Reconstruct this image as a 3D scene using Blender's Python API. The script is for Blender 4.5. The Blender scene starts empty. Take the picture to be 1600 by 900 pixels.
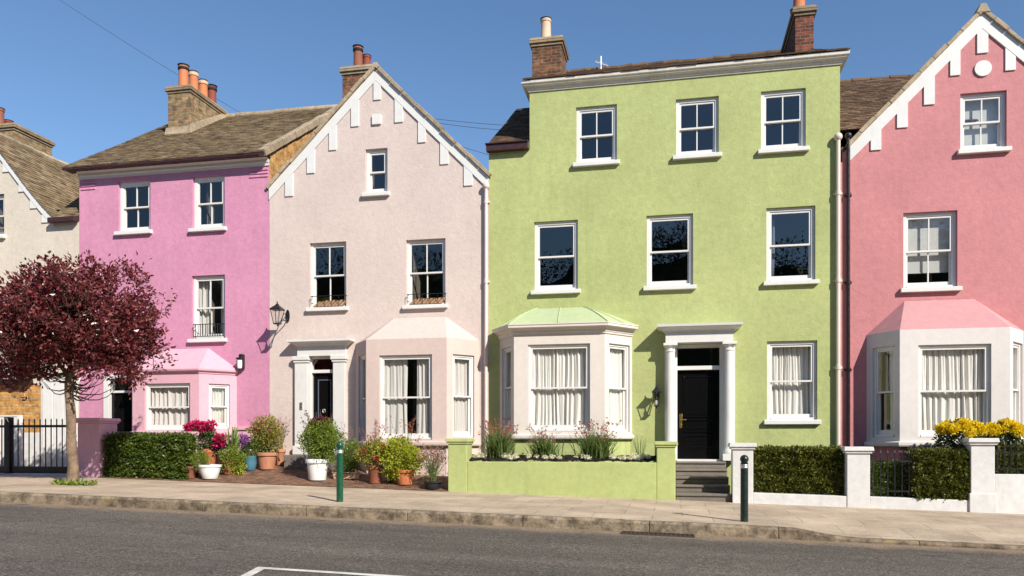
import bpy, bmesh, math, random
from mathutils import Vector
R = random.Random(11)
S = bpy.context.scene
COL = S.collection

# ------------------------------------------------------------------ viewpoint
FP = 1228.0                                   # focal length in photo pixels
TH = math.atan(250.0 / FP)
cs, sn = math.cos(TH), math.sin(TH)
HZ = 690.0                                    # horizon row
ZC = 1.186                                    # eye height above the datum
FY = 18.28                                    # house fronts
WY = 16.2                                     # garden wall line
KY = 11.75                                    # kerb line


def G(x):
    return -0.0255 * max(-70, min(70, x))      # the street falls gently


def at(u, v, Y):
    """where the plane y = Y is met: returns (x, z)"""
    r = (u - 800.0) / FP
    d = Y / (cs + r * sn)
    return d * (r * cs - sn), ZC + d * (HZ - v) / FP


def ax(u, Y):
    return at(u, 0, Y)[0]


def az(u, v, Y):
    return at(u, v, Y)[1]


def px(u, Y):
    """metres per photo pixel at that place"""
    r = (u - 800.0) / FP
    return Y / (cs + r * sn) / FP


# ------------------------------------------------------------------ mesh builder
class MB:
    def __init__(s):
        s.v, s.f, s.sm, s.mi = [], [], [], []

    def face(s, pts, smooth=False, mi=0):
        b = len(s.v)
        s.v.extend(tuple(p) for p in pts)
        s.f.append(tuple(range(b, b + len(pts))))
        s.sm.append(smooth); s.mi.append(mi)

    def raw(s, vs, fs, smooth=False, mi=0):
        b = len(s.v)
        s.v.extend(tuple(p) for p in vs)
        for q in fs:
            s.f.append(tuple(b + i for i in q)); s.sm.append(smooth); s.mi.append(mi)

    def hexa(s, p, mi=0):
        s.raw(p, [(0, 3, 2, 1), (4, 5, 6, 7), (0, 1, 5, 4), (1, 2, 6, 5), (2, 3, 7, 6), (3, 0, 4, 7)], mi=mi)

    def box(s, x0, x1, y0, y1, z0, z1, mi=0):
        s.hexa([(x0, y0, z0), (x1, y0, z0), (x1, y1, z0), (x0, y1, z0),
                (x0, y0, z1), (x1, y0, z1), (x1, y1, z1), (x0, y1, z1)], mi)

    def fbox(s, fr, s0, s1, d0, d1, z0, z1, mi=0):
        P = fr.p
        s.hexa([P(s0, d0, z0), P(s1, d0, z0), P(s1, d1, z0), P(s0, d1, z0),
                P(s0, d0, z1), P(s1, d0, z1), P(s1, d1, z1), P(s0, d1, z1)], mi)

    def prism(s, fr, poly, d0, d1, mi=0):
        n = len(poly)
        vs = [fr.p(a, d0, b) for a, b in poly] + [fr.p(a, d1, b) for a, b in poly]
        fs = [tuple(range(n)), tuple(range(2 * n - 1, n - 1, -1))]
        fs += [(i, i + n, (i + 1) % n + n, (i + 1) % n) for i in range(n)]
        s.raw(vs, fs, mi=mi)

    def sweep(s, pts, prof, mi=0, closed=False):
        """extrude a (outward, z) profile along plan points, mitred; outward is to the -n side"""
        n = len(pts)
        rings = []
        for i, p in enumerate(pts):
            p = Vector(p[:2])
            a = Vector(pts[max(i - 1, 0)][:2]); b = Vector(pts[min(i + 1, n - 1)][:2])
            t1 = (p - a).normalized() if i > 0 else (b - p).normalized()
            t2 = (b - p).normalized() if i < n - 1 else t1
            o1, o2 = Vector((t1.y, -t1.x)), Vector((t2.y, -t2.x))
            m = (o1 + o2).normalized(); k = 1 / max(.4, m.dot(o1))
            rings.append([(p.x + m.x * k * o, p.y + m.y * k * o, z) for o, z in prof])
        m = len(prof)
        vs = [q for r in rings for q in r]
        fs = [(i * m + j, (i + 1) * m + j, (i + 1) * m + (j + 1) % m, i * m + (j + 1) % m) for i in range(n - 1) for j in range(m)]
        fs += [tuple(range(m - 1, -1, -1)), tuple((n - 1) * m + j for j in range(m))]
        s.raw(vs, fs, mi=mi)

    def tube(s, path, rad, seg=8, mi=0, cap=True, smooth=True):
        path = [Vector(p) for p in path]; n = len(path)
        if not hasattr(rad, '__len__'):
            rad = [rad] * n
        vs, fs = [], []
        for i, p in enumerate(path):
            t = (path[min(i + 1, n - 1)] - path[max(i - 1, 0)]).normalized()
            a = Vector((0, 0, 1)) if abs(t.z) < .9 else Vector((1, 0, 0))
            e1 = t.cross(a).normalized(); e2 = t.cross(e1)
            for k in range(seg):
                w = 2 * math.pi * k / seg
                vs.append(p + (e1 * math.cos(w) + e2 * math.sin(w)) * rad[i])
        for i in range(n - 1):
            for k in range(seg):
                k2 = (k + 1) % seg
                fs.append((i * seg + k, i * seg + k2, (i + 1) * seg + k2, (i + 1) * seg + k))
        s.raw(vs, fs, smooth=smooth, mi=mi)
        if cap:
            b = len(s.v) - len(vs)
            for r in (range(seg - 1, -1, -1), range((n - 1) * seg, n * seg)):
                s.f.append(tuple(b + q for q in r)); s.sm.append(False); s.mi.append(mi)

    def lathe(s, c, prof, seg=20, mi=0, sx=1, sy=1):
        vs, fs = [], []
        n = len(prof)
        for r, z in prof:
            for k in range(seg):
                w = 2 * math.pi * k / seg
                vs.append((c[0] + r * math.cos(w) * sx, c[1] + r * math.sin(w) * sy, c[2] + z))
        for i in range(n - 1):
            for k in range(seg):
                k2 = (k + 1) % seg
                fs.append((i * seg + k, i * seg + k2, (i + 1) * seg + k2, (i + 1) * seg + k))
        fs.append(tuple(range(seg - 1, -1, -1))); fs.append(tuple((n - 1) * seg + k for k in range(seg)))
        s.raw(vs, fs, smooth=True, mi=mi)

    def leaf(s, p, d, L, w, mi=0, fold=.25):
        p = Vector(p); d = Vector(d).normalized()
        a = Vector((R.gauss(0, 1), R.gauss(0, 1), R.gauss(0, 1)))
        e = d.cross(a)
        if e.length < 1e-4:
            return
        e.normalize(); n = d.cross(e)
        m = p + d * (L * .5)
        s.raw([p, m + e * w * .5 + n * w * fold, p + d * L - n * L * .08, m - e * w * .5 + n * w * fold],
              [(0, 1, 2), (0, 2, 3)], mi=mi)

    def build(s, name, mats, parent=None, bevel=0, label=None, sharp=None):
        off = Vector((0, 0, 0)); q = parent
        while q is not None:
            off += q.location; q = q.parent
        me = bpy.data.meshes.new(name)
        me.from_pydata([(a - off.x, b - off.y, c - off.z) for a, b, c in s.v], [], s.f)
        me.polygons.foreach_set('use_smooth', s.sm)
        me.polygons.foreach_set('material_index', s.mi)
        if not isinstance(mats, (list, tuple)):
            mats = [mats]
        for m in mats:
            me.materials.append(m)
        me.update()
        if any(s.sm):
            me.set_sharp_from_angle(angle=math.radians(sharp or 40))
        o = bpy.data.objects.new(name, me); COL.objects.link(o)
        if parent is not None:
            o.parent = parent
        if bevel:
            b = o.modifiers.new('soft_edges', 'BEVEL'); b.width = bevel; b.segments = 2
            b.limit_method = 'ANGLE'; b.angle_limit = math.radians(50); b.use_clamp_overlap = True
        if label:
            o['label'] = label
        return o


class Fr:
    """a wall line seen from the street: s along it, d into it, z up"""
    def __init__(s, A, B):
        s.A = Vector(A[:2]); s.B = Vector(B[:2]); s.t = (s.B - s.A).normalized()
        s.n = Vector((-s.t.y, s.t.x)); s.len = (s.B - s.A).length

    def p(s, a, d, z):
        q = s.A + s.t * a + s.n * d
        return (q.x, q.y, z)

    def pix(s, u, v):
        r = (u - 800.0) / FP
        dx, dy = r * cs - sn, cs + r * sn
        # A + t a = k (dx, dy)
        den = s.t.x * dy - s.t.y * dx
        a = (-s.A.x * dy + s.A.y * dx) / den
        q = s.A + s.t * a
        k = q.x * dx + q.y * dy
        k = k / (dx * dx + dy * dy)
        return a, ZC + k * (HZ - v) / FP

    def rect(s, u0, u1, v0, v1):
        um = (u0 + u1) / 2
        return s.pix(u0, v0)[0], s.pix(u1, v0)[0], s.pix(um, v1)[1], s.pix(um, v0)[1]


FRONT = Fr((0, FY), (1, FY))                  # s equals x here


def thing(name, label, cat, loc=(0, 0, 0), group=None):
    o = bpy.data.objects.new(name, None); COL.objects.link(o); o.location = loc
    o.empty_display_size = .2
    o['label'] = label; o['category'] = cat
    if group:
        o['group'] = group
    return o


def tag(o, label, cat, group=None, kind=None):
    o['label'] = label; o['category'] = cat
    if group:
        o['group'] = group
    if kind:
        o['kind'] = kind
    return o


def struct(o, kind='structure'):
    o['kind'] = kind
    return o


# ------------------------------------------------------------------ materials
def srgb(r, g, b):
    return tuple(((c / 255 / 12.92) if c / 255 <= .04045 else ((c / 255 + .055) / 1.055) ** 2.4) for c in (r, g, b))


def base_mat(name, col=(.8, .8, .8), rough=.6, metal=0, spec=.5):
    m = bpy.data.materials.new(name); m.use_nodes = True
    nt = m.node_tree; b = nt.nodes['Principled BSDF']
    b.inputs['Base Color'].default_value = (*col, 1)
    b.inputs['Roughness'].default_value = rough
    b.inputs['Metallic'].default_value = metal
    b.inputs['Specular IOR Level'].default_value = spec
    return m, nt, b


def N(nt, t, **kw):
    n = nt.nodes.new(t)
    for k, v in kw.items():
        if k in n.inputs:
            n.inputs[k].default_value = v
        else:
            setattr(n, k, v)
    return n


def coord(nt, scale=(1, 1, 1)):
    tc = N(nt, 'ShaderNodeTexCoord'); mp = N(nt, 'ShaderNodeMapping')
    mp.inputs['Scale'].default_value = scale
    nt.links.new(tc.outputs['Object'], mp.inputs['Vector'])
    return mp.outputs['Vector']


def noise(nt, vec, scale, detail=4, rough=.55, dist=0):
    n = N(nt, 'ShaderNodeTexNoise'); nt.links.new(vec, n.inputs['Vector'])
    n.inputs['Scale'].default_value = scale; n.inputs['Detail'].default_value = detail
    n.inputs['Roughness'].default_value = rough; n.inputs['Distortion'].default_value = dist
    return n.outputs['Fac']


def ramp(nt, fac, stops, interp='LINEAR'):
    r = N(nt, 'ShaderNodeValToRGB'); r.color_ramp.interpolation = interp
    e = r.color_ramp.elements
    while len(e) < len(stops):
        e.new(.5)
    for i, (p, c) in enumerate(stops):
        e[i].position = p
        e[i].color = (*c, 1) if hasattr(c, '__len__') else (c, c, c, 1)
    nt.links.new(fac, r.inputs['Fac'])
    return r.outputs['Color']


def mix(nt, a, b, fac, mode='MIX'):
    m = N(nt, 'ShaderNodeMix', data_type='RGBA', blend_type=mode)
    for i, x in ((6, a), (7, b)):
        if hasattr(x, 'default_value'):
            nt.links.new(x, m.inputs[i])
        else:
            m.inputs[i].default_value = (*x, 1) if hasattr(x, '__len__') else (x, x, x, 1)
    if hasattr(fac, 'default_value'):
        nt.links.new(fac, m.inputs[0])
    else:
        m.inputs[0].default_value = fac
    return m.outputs[2]


def math_(nt, op, a, b=0):
    m = N(nt, 'ShaderNodeMath', operation=op)
    for i, x in ((0, a), (1, b)):
        if hasattr(x, 'default_value'):
            nt.links.new(x, m.inputs[i])
        else:
            m.inputs[i].default_value = x
    return m.outputs[0]


def bump(nt, b, h, strength=.4, dist=.01, prev=None):
    n = N(nt, 'ShaderNodeBump'); n.inputs['Strength'].default_value = strength
    n.inputs['Distance'].default_value = dist
    nt.links.new(h, n.inputs['Height'])
    if prev is not None:
        nt.links.new(prev, n.inputs['Normal'])
    nt.links.new(n.outputs['Normal'], b.inputs['Normal'])
    return n.outputs['Normal']


def stucco(name, col, rough_h=1.0, var=.10, rough=.75):
    m, nt, b = base_mat(name, col, rough, spec=.25)
    v = coord(nt)
    big = ramp(nt, noise(nt, v, .55, 5, .6), [(.3, 1 - var), (.7, 1 + var * .5)])
    c = mix(nt, col, big, 1, 'MULTIPLY')
    fine = ramp(nt, noise(nt, v, 7, 6, .65), [(.3, 1 - var * .85), (.68, 1 + var * .5)])
    c = mix(nt, c, fine, 1, 'MULTIPLY')
    vs = coord(nt, (2.2, 2.2, .16))
    st = ramp(nt, noise(nt, vs, 1.6, 6, .65), [(.54, 1.0), (.75, 1 - var * .7)])
    c = mix(nt, c, st, 1, 'MULTIPLY')
    nt.links.new(c, b.inputs['Base Color'])
    h1 = noise(nt, v, 12, 6, .66, .5)
    h2 = noise(nt, v, 38, 4, .6, .3)
    p = bump(nt, b, h1, .5 * rough_h, .018)
    bump(nt, b, h2, .4 * rough_h, .006, p)
    return m


def paint(name, col, rough=.45, var=.06, bmp=.12):
    m, nt, b = base_mat(name, col, rough, spec=.4)
    v = coord(nt)
    c = mix(nt, col, ramp(nt, noise(nt, v, 3.5, 5, .65), [(.3, 1 - var), (.65, 1.0)]), 1, 'MULTIPLY')
    vs = coord(nt, (7, 7, .8))
    c = mix(nt, c, ramp(nt, noise(nt, vs, 2, 4, .6), [(.55, 1.0), (.85, 1 - var * 1.6)]), 1, 'MULTIPLY')
    nt.links.new(c, b.inputs['Base Color'])
    bump(nt, b, noise(nt, v, 60, 3), bmp, .003)
    return m


def metal_paint(name, col, rough=.35):
    m, nt, b = base_mat(name, col, rough, spec=.5)
    v = coord(nt)
    nt.links.new(mix(nt, col, ramp(nt, noise(nt, v, 22, 4), [(.35, .75), (.7, 1.15)]), 1, 'MULTIPLY'), b.inputs['Base Color'])
    nt.links.new(ramp(nt, noise(nt, v, 9, 4), [(.3, rough * .7), (.7, rough * 1.5)]), b.inputs['Roughness'])
    return m


def brick(name, c1, c2, mortar, bw=.225, bh=.075, flat=False, ms=.011, rough=.85):
    m, nt, b = base_mat(name, c1, rough, spec=.2)
    tc = N(nt, 'ShaderNodeTexCoord'); sx = N(nt, 'ShaderNodeSeparateXYZ')
    nt.links.new(tc.outputs['Object'], sx.inputs[0])
    cb = N(nt, 'ShaderNodeCombineXYZ')
    if flat:
        nt.links.new(sx.outputs[0], cb.inputs[0]); nt.links.new(sx.outputs[1], cb.inputs[1])
    else:
        nt.links.new(math_(nt, 'ADD', sx.outputs[0], sx.outputs[1]), cb.inputs[0]); nt.links.new(sx.outputs[2], cb.inputs[1])
    t = N(nt, 'ShaderNodeTexBrick')
    nt.links.new(cb.outputs[0], t.inputs['Vector'])
    t.inputs['Scale'].default_value = 1; t.inputs['Brick Width'].default_value = bw
    t.inputs['Row Height'].default_value = bh; t.inputs['Mortar Size'].default_value = ms
    t.inputs['Mortar Smooth'].default_value = .3; t.inputs['Bias'].default_value = -.1
    t.inputs['Color1'].default_value = (*c1, 1); t.inputs['Color2'].default_value = (*c2, 1)
    t.inputs['Mortar'].default_value = (*mortar, 1)
    v = coord(nt)
    c = mix(nt, t.outputs['Color'], ramp(nt, noise(nt, v, 6, 5, .7), [(.32, .42), (.68, 1.3)]), 1, 'MULTIPLY')
    nt.links.new(c, b.inputs['Base Color'])
    h = math_(nt, 'SUBTRACT', math_(nt, 'MULTIPLY', noise(nt, v, 30, 4), .5), t.outputs['Fac'])
    bump(nt, b, h, .8, .008)
    return m


def leafmat(name, cols, rough=.42, trans=.3, glow=(1.2, 1.25, .6)):
    m, nt, b = base_mat(name, cols[0], rough, spec=.45)
    g = N(nt, 'ShaderNodeNewGeometry')
    k = len(cols)
    c = ramp(nt, g.outputs['Random Per Island'], [(i / max(1, k - 1), q) for i, q in enumerate(cols)])
    nt.links.new(c, b.inputs['Base Color'])
    tr = N(nt, 'ShaderNodeBsdfTranslucent')
    nt.links.new(mix(nt, c, glow, 1, 'MULTIPLY'), tr.inputs['Color'])
    ms = N(nt, 'ShaderNodeMixShader'); ms.inputs[0].default_value = trans
    nt.links.new(b.outputs[0], ms.inputs[1]); nt.links.new(tr.outputs[0], ms.inputs[2])
    nt.links.new(ms.outputs[0], nt.nodes['Material Output'].inputs['Surface'])
    return m


def tilemat(name, cols):
    m, nt, b = base_mat(name, cols[0], .85, spec=.2)
    g = N(nt, 'ShaderNodeNewGeometry'); k = len(cols)
    c = ramp(nt, g.outputs['Random Per Island'], [(i / (k - 1), q) for i, q in enumerate(cols)])
    v = coord(nt)
    c = mix(nt, c, ramp(nt, noise(nt, v, 2.2, 6, .7), [(.3, .62), (.72, 1.3)]), 1, 'MULTIPLY')
    li = ramp(nt, noise(nt, v, 11, 5, .7), [(.6, 0.0), (.72, 1.0)])
    c = mix(nt, c, (.32, .29, .2), math_(nt, 'MULTIPLY', li, .35))
    nt.links.new(c, b.inputs['Base Color'])
    bump(nt, b, noise(nt, v, 45, 4), .4, .006)
    return m


M = {}
M['white'] = paint('white_gloss_paint', (.70, .69, .665), .38, .07)
M['white_wall'] = stucco('white_masonry_paint', (.62, .612, .60), .45, .12)
M['cornice_cream'] = paint('weathered_cream_paint', (.66, .61, .545), .5, .2)
M['surround'] = paint('door_surround_paint', (.66, .645, .62), .5, .08)
M['stone_white'] = stucco('bay_cream_paint', (.66, .595, .535), .3, .06)
M['coral_bay'] = stucco('bay_offwhite_paint', (.655, .615, .585), .35, .07)
M['pink'] = stucco('orchid_pink_stucco', (.585, .258, .385), 1, .13)
M['pink_light'] = stucco('shell_pink_paint', (.64, .375, .44), .3, .07)
M['pink_wall'] = stucco('rose_garden_wall_paint', (.69, .39, .465), .4, .1)
M['pale'] = stucco('blush_stucco', (.61, .505, .46), 1, .09)
M['pale_bay'] = stucco('blush_bay_paint', (.60, .478, .43), .6, .07)
M['green'] = stucco('lime_green_stucco', (.41, .452, .185), 1, .14)
M['green_wall'] = stucco('lime_wall_paint', (.405, .46, .18), .5, .13)
M['green_lead'] = stucco('pale_green_lead_paint', (.42, .49, .28), .2, .08)
M['coral'] = stucco('coral_stucco', (.545, .222, .23), 1, .12)
M['coral_roof'] = stucco('coral_bay_roof_paint', (.52, .27, .275), .4, .08)
M['cream'] = stucco('cream_stucco', (.62, .55, .46), .8, .1)
M['maroon'] = metal_paint('maroon_gutter_paint', (.05, .018, .02), .4)
M['black'] = metal_paint('black_iron_paint', (.012, .012, .013), .35)
M['darkbrown'] = metal_paint('dark_pipe_paint', (.014, .008, .009), .35)
M['door_black'] = paint('black_gloss_door_paint', (.005, .0048, .0052), .13, .1, .03)
M['door_black'].node_tree.nodes['Principled BSDF'].inputs['Specular IOR Level'].default_value = .28
M['pipe_pale'] = paint('blush_pipe_paint', (.70, .58, .53), .45, .08)
M['pipe_cream'] = paint('cream_pipe_paint', (.66, .58, .49), .45, .08)
M['bollard_green'] = metal_paint('bollard_green_paint', (.006, .075, .035), .3)
M['bollard_dark'] = metal_paint('bollard_dark_paint', (.012, .022, .02), .28)
M['silver'] = base_mat('silver_band', (.6, .6, .58), .35, .8)[0]
M['brass'] = base_mat('brass', (.62, .42, .13), .3, 1)[0]
M['interior'] = stucco('darkened_room_plaster', (.16, .14, .12), .2, .1)  # pale plaster darkened, so the dimness of the rooms is in the colour
M['shelf'] = paint('dark_wood', (.06, .035, .02), .5)
M['yellow_plastic'] = paint('yellow_plastic', (.65, .5, .02), .4)
M['brick_tan'] = brick('tan_stock_brick', (.36, .245, .125), (.17, .105, .055), (.27, .21, .14))
M['brick_orange'] = brick('orange_stock_brick', (.60, .31, .085), (.46, .21, .06), (.50, .36, .2))
M['brick_brown'] = brick('brown_stock_brick', (.25, .105, .05), (.085, .042, .026), (.20, .15, .105))
M['brick_red'] = brick('red_stock_brick', (.27, .075, .04), (.085, .035, .026), (.19, .14, .11))
M['capstone'] = stucco('weathered_capstone', (.30, .225, .14), 1, .35)
M['coping'] = stucco('weathered_coping', (.40, .315, .215), 1, .35)
M['terracotta'] = paint('terracotta', (.50, .225, .13), .75, .22, .3)
M['terracotta_dark'] = paint('old_terracotta', (.27, .095, .055), .8, .3, .3)
M['pot_orange'] = paint('orange_clay', (.52, .175, .07), .75, .2, .3)
M['pot_red'] = paint('red_clay', (.24, .055, .035), .75, .3, .3)
M['pot_cream'] = paint('cream_clay', (.62, .44, .31), .75, .2, .3)
M['pot_white'] = paint('white_glazed_pot', (.78, .78, .76), .35, .06)
M['pot_blue'] = paint('blue_glazed_pot', (.07, .19, .26), .4, .2)
M['pot_dark'] = paint('dark_plastic_pot', (.02, .02, .022), .5, .1)
M['soot_and_void'] = base_mat('soot_and_void', (.012, .012, .012), .8)[0]
M['roof_brown'] = tilemat('brown_roof_tiles', [(.16, .115, .065), (.25, .18, .105), (.12, .085, .05), (.30, .23, .145), (.19, .125, .065)])
M['roof_dark'] = tilemat('dark_roof_tiles', [(.10, .06, .038), (.16, .10, .06), (.075, .045, .032), (.20, .13, .08), (.11, .07, .045)])
M['lead'] = base_mat('lead_flashing', (.14, .15, .18), .5, .3)[0]
M['soil'] = stucco('dark_soil', (.022, .015, .011), 1, .4, .95)
M['bark'] = stucco('pale_bark', (.30, .21, .145), 2.2, .6, .9)
M['twig'] = stucco('dark_twig', (.11, .065, .045), 1, .3, .9)
M['stem'] = base_mat('stem_green', (.11, .16, .045), .6)[0]
M['stem_brown'] = base_mat('stem_brown', (.13, .09, .05), .7)[0]
M['leaf_purple'] = leafmat('purple_plum_leaf', [(.07, .014, .017), (.17, .03, .036), (.035, .010, .012), (.27, .06, .062), (.11, .022, .024), (.36, .14, .13)], .30, .26, (1.5, .5, .45))
M['leaf_hedge'] = leafmat('hedge_leaf', [(.04, .075, .010), (.085, .13, .016), (.025, .05, .008), (.15, .19, .028), (.06, .095, .013)], .38, .25)
M['leaf_hedge_dark'] = leafmat('dark_hedge_leaf', [(.055, .075, .012), (.11, .125, .018), (.03, .05, .01), (.24, .23, .04), (.08, .095, .016)], .36, .22)
M['leaf_green'] = leafmat('bush_leaf', [(.15, .22, .025), (.23, .30, .035), (.10, .155, .02), (.29, .36, .05)], .45, .35)
M['leaf_lime'] = leafmat('lime_bush_leaf', [(.36, .41, .035), (.48, .50, .045), (.25, .31, .03), (.42, .38, .05)], .45, .35)
M['leaf_olive'] = leafmat('olive_bush_leaf', [(.27, .28, .045), (.38, .35, .06), (.18, .19, .035), (.36, .21, .06)], .5, .35)
M['leaf_dark'] = leafmat('dark_glossy_leaf', [(.03, .06, .015), (.06, .10, .025), (.09, .13, .04), (.02, .045, .012)], .35, .2)
M['leaf_palm'] = leafmat('spiky_leaf', [(.10, .18, .05), (.17, .25, .08), (.26, .32, .14)], .4, .3)
M['grassy'] = leafmat('grass_blade', [(.07, .13, .03), (.13, .2, .045), (.19, .24, .08), (.05, .10, .025)], .5, .3)
M['magenta'] = leafmat('magenta_petal', [(.50, .01, .10), (.62, .02, .15), (.40, .006, .07), (.66, .06, .22)], .5, .3, (1.2, .6, .9))
M['mauve'] = leafmat('mauve_petal', [(.32, .10, .34), (.42, .18, .44), (.25, .07, .27)], .5, .3, (1, .8, 1))
M['red_fl'] = leafmat('rust_red_petal', [(.35, .04, .03), (.45, .09, .06), (.25, .03, .04)], .5, .25, (1, .6, .6))
M['pink_fl'] = leafmat('dusky_pink_petal', [(.38, .11, .13), (.5, .2, .2), (.26, .06, .09)], .5, .25, (1, .7, .7))
M['rust_leaf'] = leafmat('maroon_leaf', [(.11, .015, .03), (.18, .03, .045), (.07, .012, .02)], .5, .25, (1, .6, .6))
M['yellow_fl'] = leafmat('yellow_petal', [(.80, .60, .006), (.88, .70, .012), (.74, .50, .004), (.88, .76, .06)], .5, .3, (1, 1, .5))
M['cream_fl'] = leafmat('cream_petal', [(.70, .66, .48), (.78, .75, .62), (.6, .58, .35)], .5, .25, (1, 1, .9))
M['rust'] = stucco('rusty_iron', (.075, .05, .038), .6, .4, .7)
M['wire'] = base_mat('wire_sheath', (.06, .065, .075), .6)[0]
M['box_clay'] = paint('pale_clay', (.33, .19, .105), .75, .25, .3)
M['far_leaf'] = leafmat('far_wood_leaf', [(.02, .035, .008), (.04, .06, .012), (.06, .08, .02)], .6, .1)

# cloth
def cloth(name, col, tr):
    m, nt, b = base_mat(name, col, .9, spec=.1)
    t = N(nt, 'ShaderNodeBsdfTranslucent'); t.inputs['Color'].default_value = (*col, 1)
    v = coord(nt)
    bump(nt, b, noise(nt, v, 160, 2), .15, .002)
    ms = N(nt, 'ShaderNodeMixShader'); ms.inputs[0].default_value = tr
    nt.links.new(b.outputs[0], ms.inputs[1]); nt.links.new(t.outputs[0], ms.inputs[2])
    nt.links.new(ms.outputs[0], nt.nodes['Material Output'].inputs['Surface'])
    return m
M['net'] = cloth('white_net_cloth', (.90, .875, .83), .18)
M['drape'] = cloth('pale_drape_cloth', (.74, .71, .68), .18)
M['sheer'] = cloth('dim_sheer_cloth', (.17, .20, .235), .25)
M['blind'] = cloth('white_blind_cloth', (.75, .75, .73), .35)


def glassmat(name='window_glass', ior=2.0, tint=(.965, .97, .96)):
    m = bpy.data.materials.new(name); m.use_nodes = True
    nt = m.node_tree; nt.nodes.clear()
    o = N(nt, 'ShaderNodeOutputMaterial'); ms = N(nt, 'ShaderNodeMixShader')
    tr = N(nt, 'ShaderNodeBsdfTransparent'); tr.inputs[0].default_value = (*tint, 1)
    gl = N(nt, 'ShaderNodeBsdfGlossy'); gl.inputs['Roughness'].default_value = .01
    ge = N(nt, 'ShaderNodeNewGeometry'); dt = N(nt, 'ShaderNodeVectorMath', operation='DOT_PRODUCT')
    nt.links.new(ge.outputs['Incoming'], dt.inputs[0]); nt.links.new(ge.outputs['Normal'], dt.inputs[1])
    f0 = ((ior - 1) / (ior + 1)) ** 2
    k = math_(nt, 'POWER', math_(nt, 'SUBTRACT', 1.0, math_(nt, 'ABSOLUTE', dt.outputs['Value'])), 5.0)
    fr = math_(nt, 'ADD', f0, math_(nt, 'MULTIPLY', k, 1 - f0))
    tc = N(nt, 'ShaderNodeTexCoord')
    bp = N(nt, 'ShaderNodeBump'); bp.inputs['Strength'].default_value = .014; bp.inputs['Distance'].default_value = .05
    n = N(nt, 'ShaderNodeTexNoise'); n.inputs['Scale'].default_value = 2.2; n.inputs['Detail'].default_value = 1
    nt.links.new(tc.outputs['Object'], n.inputs['Vector']); nt.links.new(n.outputs['Fac'], bp.inputs['Height'])
    nt.links.new(bp.outputs[0], gl.inputs['Normal'])
    nt.links.new(fr, ms.inputs[0]); nt.links.new(tr.outputs[0], ms.inputs[1]); nt.links.new(gl.outputs[0], ms.inputs[2])
    nt.links.new(ms.outputs[0], o.inputs['Surface'])
    return m
M['glass'] = glassmat()
M['lamp_glass'] = glassmat('lamp_glass', 1.5, (.95, .93, .92))


def asphalt():
    m, nt, b = base_mat('worn_asphalt', (.1, .1, .1), .9, spec=.25)
    v = coord(nt)
    sp = ramp(nt, noise(nt, v, 42, 4, .8), [(.36, (.035, .03, .025)), (.5, (.10, .086, .070)), (.64, (.27, .235, .195))])
    mid = ramp(nt, noise(nt, v, 9, 4, .7), [(.3, .78), (.7, 1.18)])
    c = mix(nt, sp, mid, 1, 'MULTIPLY')
    vs = coord(nt, (.16, 1, 1))
    c = mix(nt, c, ramp(nt, noise(nt, vs, 1.1, 5, .6), [(.32, .74), (.68, 1.2)]), 1, 'MULTIPLY')
    sx = N(nt, 'ShaderNodeSeparateXYZ'); nt.links.new(v, sx.inputs[0])
    gut = ramp(nt, math_(nt, 'ADD', sx.outputs[1], math_(nt, 'MULTIPLY', noise(nt, v, 1.6, 5, .7), 1.0)), [(0, 0.0), (1, 1.0)])
    # dusty gutter strip by the kerb: y from about 11.1
    g2 = math_(nt, 'SUBTRACT', math_(nt, 'ADD', sx.outputs[1], math_(nt, 'MULTIPLY', noise(nt, v, 2.5, 5, .7), .9)), 11.62)
    gm = ramp(nt, g2, [(0, 0.0), (.35, 1.0)])
    c = mix(nt, c, mix(nt, (.30, .215, .14), ramp(nt, noise(nt, v, 42, 4, .8), [(.35, .45), (.65, 1.4)]), 1, 'MULTIPLY'), math_(nt, 'MULTIPLY', gm, .8))
    # dark oil spots
    sp2 = ramp(nt, noise(nt, coord(nt, (.7, 1.6, 1)), 2.3, 2, .4), [(.735, 0.0), (.76, 1.0)])
    c = mix(nt, c, (.035, .033, .032), math_(nt, 'MULTIPLY', sp2, .7))
    # cracks
    vo = N(nt, 'ShaderNodeTexVoronoi', feature='DISTANCE_TO_EDGE'); vo.inputs['Scale'].default_value = .35
    dv = N(nt, 'ShaderNodeVectorMath', operation='ADD'); nt.links.new(v, dv.inputs[0])
    nn = N(nt, 'ShaderNodeTexNoise'); nn.inputs['Scale'].default_value = 1.7; nn.inputs['Detail'].default_value = 6
    nt.links.new(v, nn.inputs['Vector']); nt.links.new(nn.outputs['Color'], dv.inputs[1]); nt.links.new(dv.outputs[0], vo.inputs['Vector'])
    ck = ramp(nt, vo.outputs['Distance'], [(.0, 1.0), (.006, 0.0)])
    c = mix(nt, c, (.04, .037, .034), math_(nt, 'MULTIPLY', ck, .55))
    nt.links.new(c, b.inputs['Base Color'])
    p = bump(nt, b, noise(nt, v, 42, 4, .8), .8, .012)
    bump(nt, b, noise(nt, v, 1.2, 3), .2, .03, p)
    return m


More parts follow.
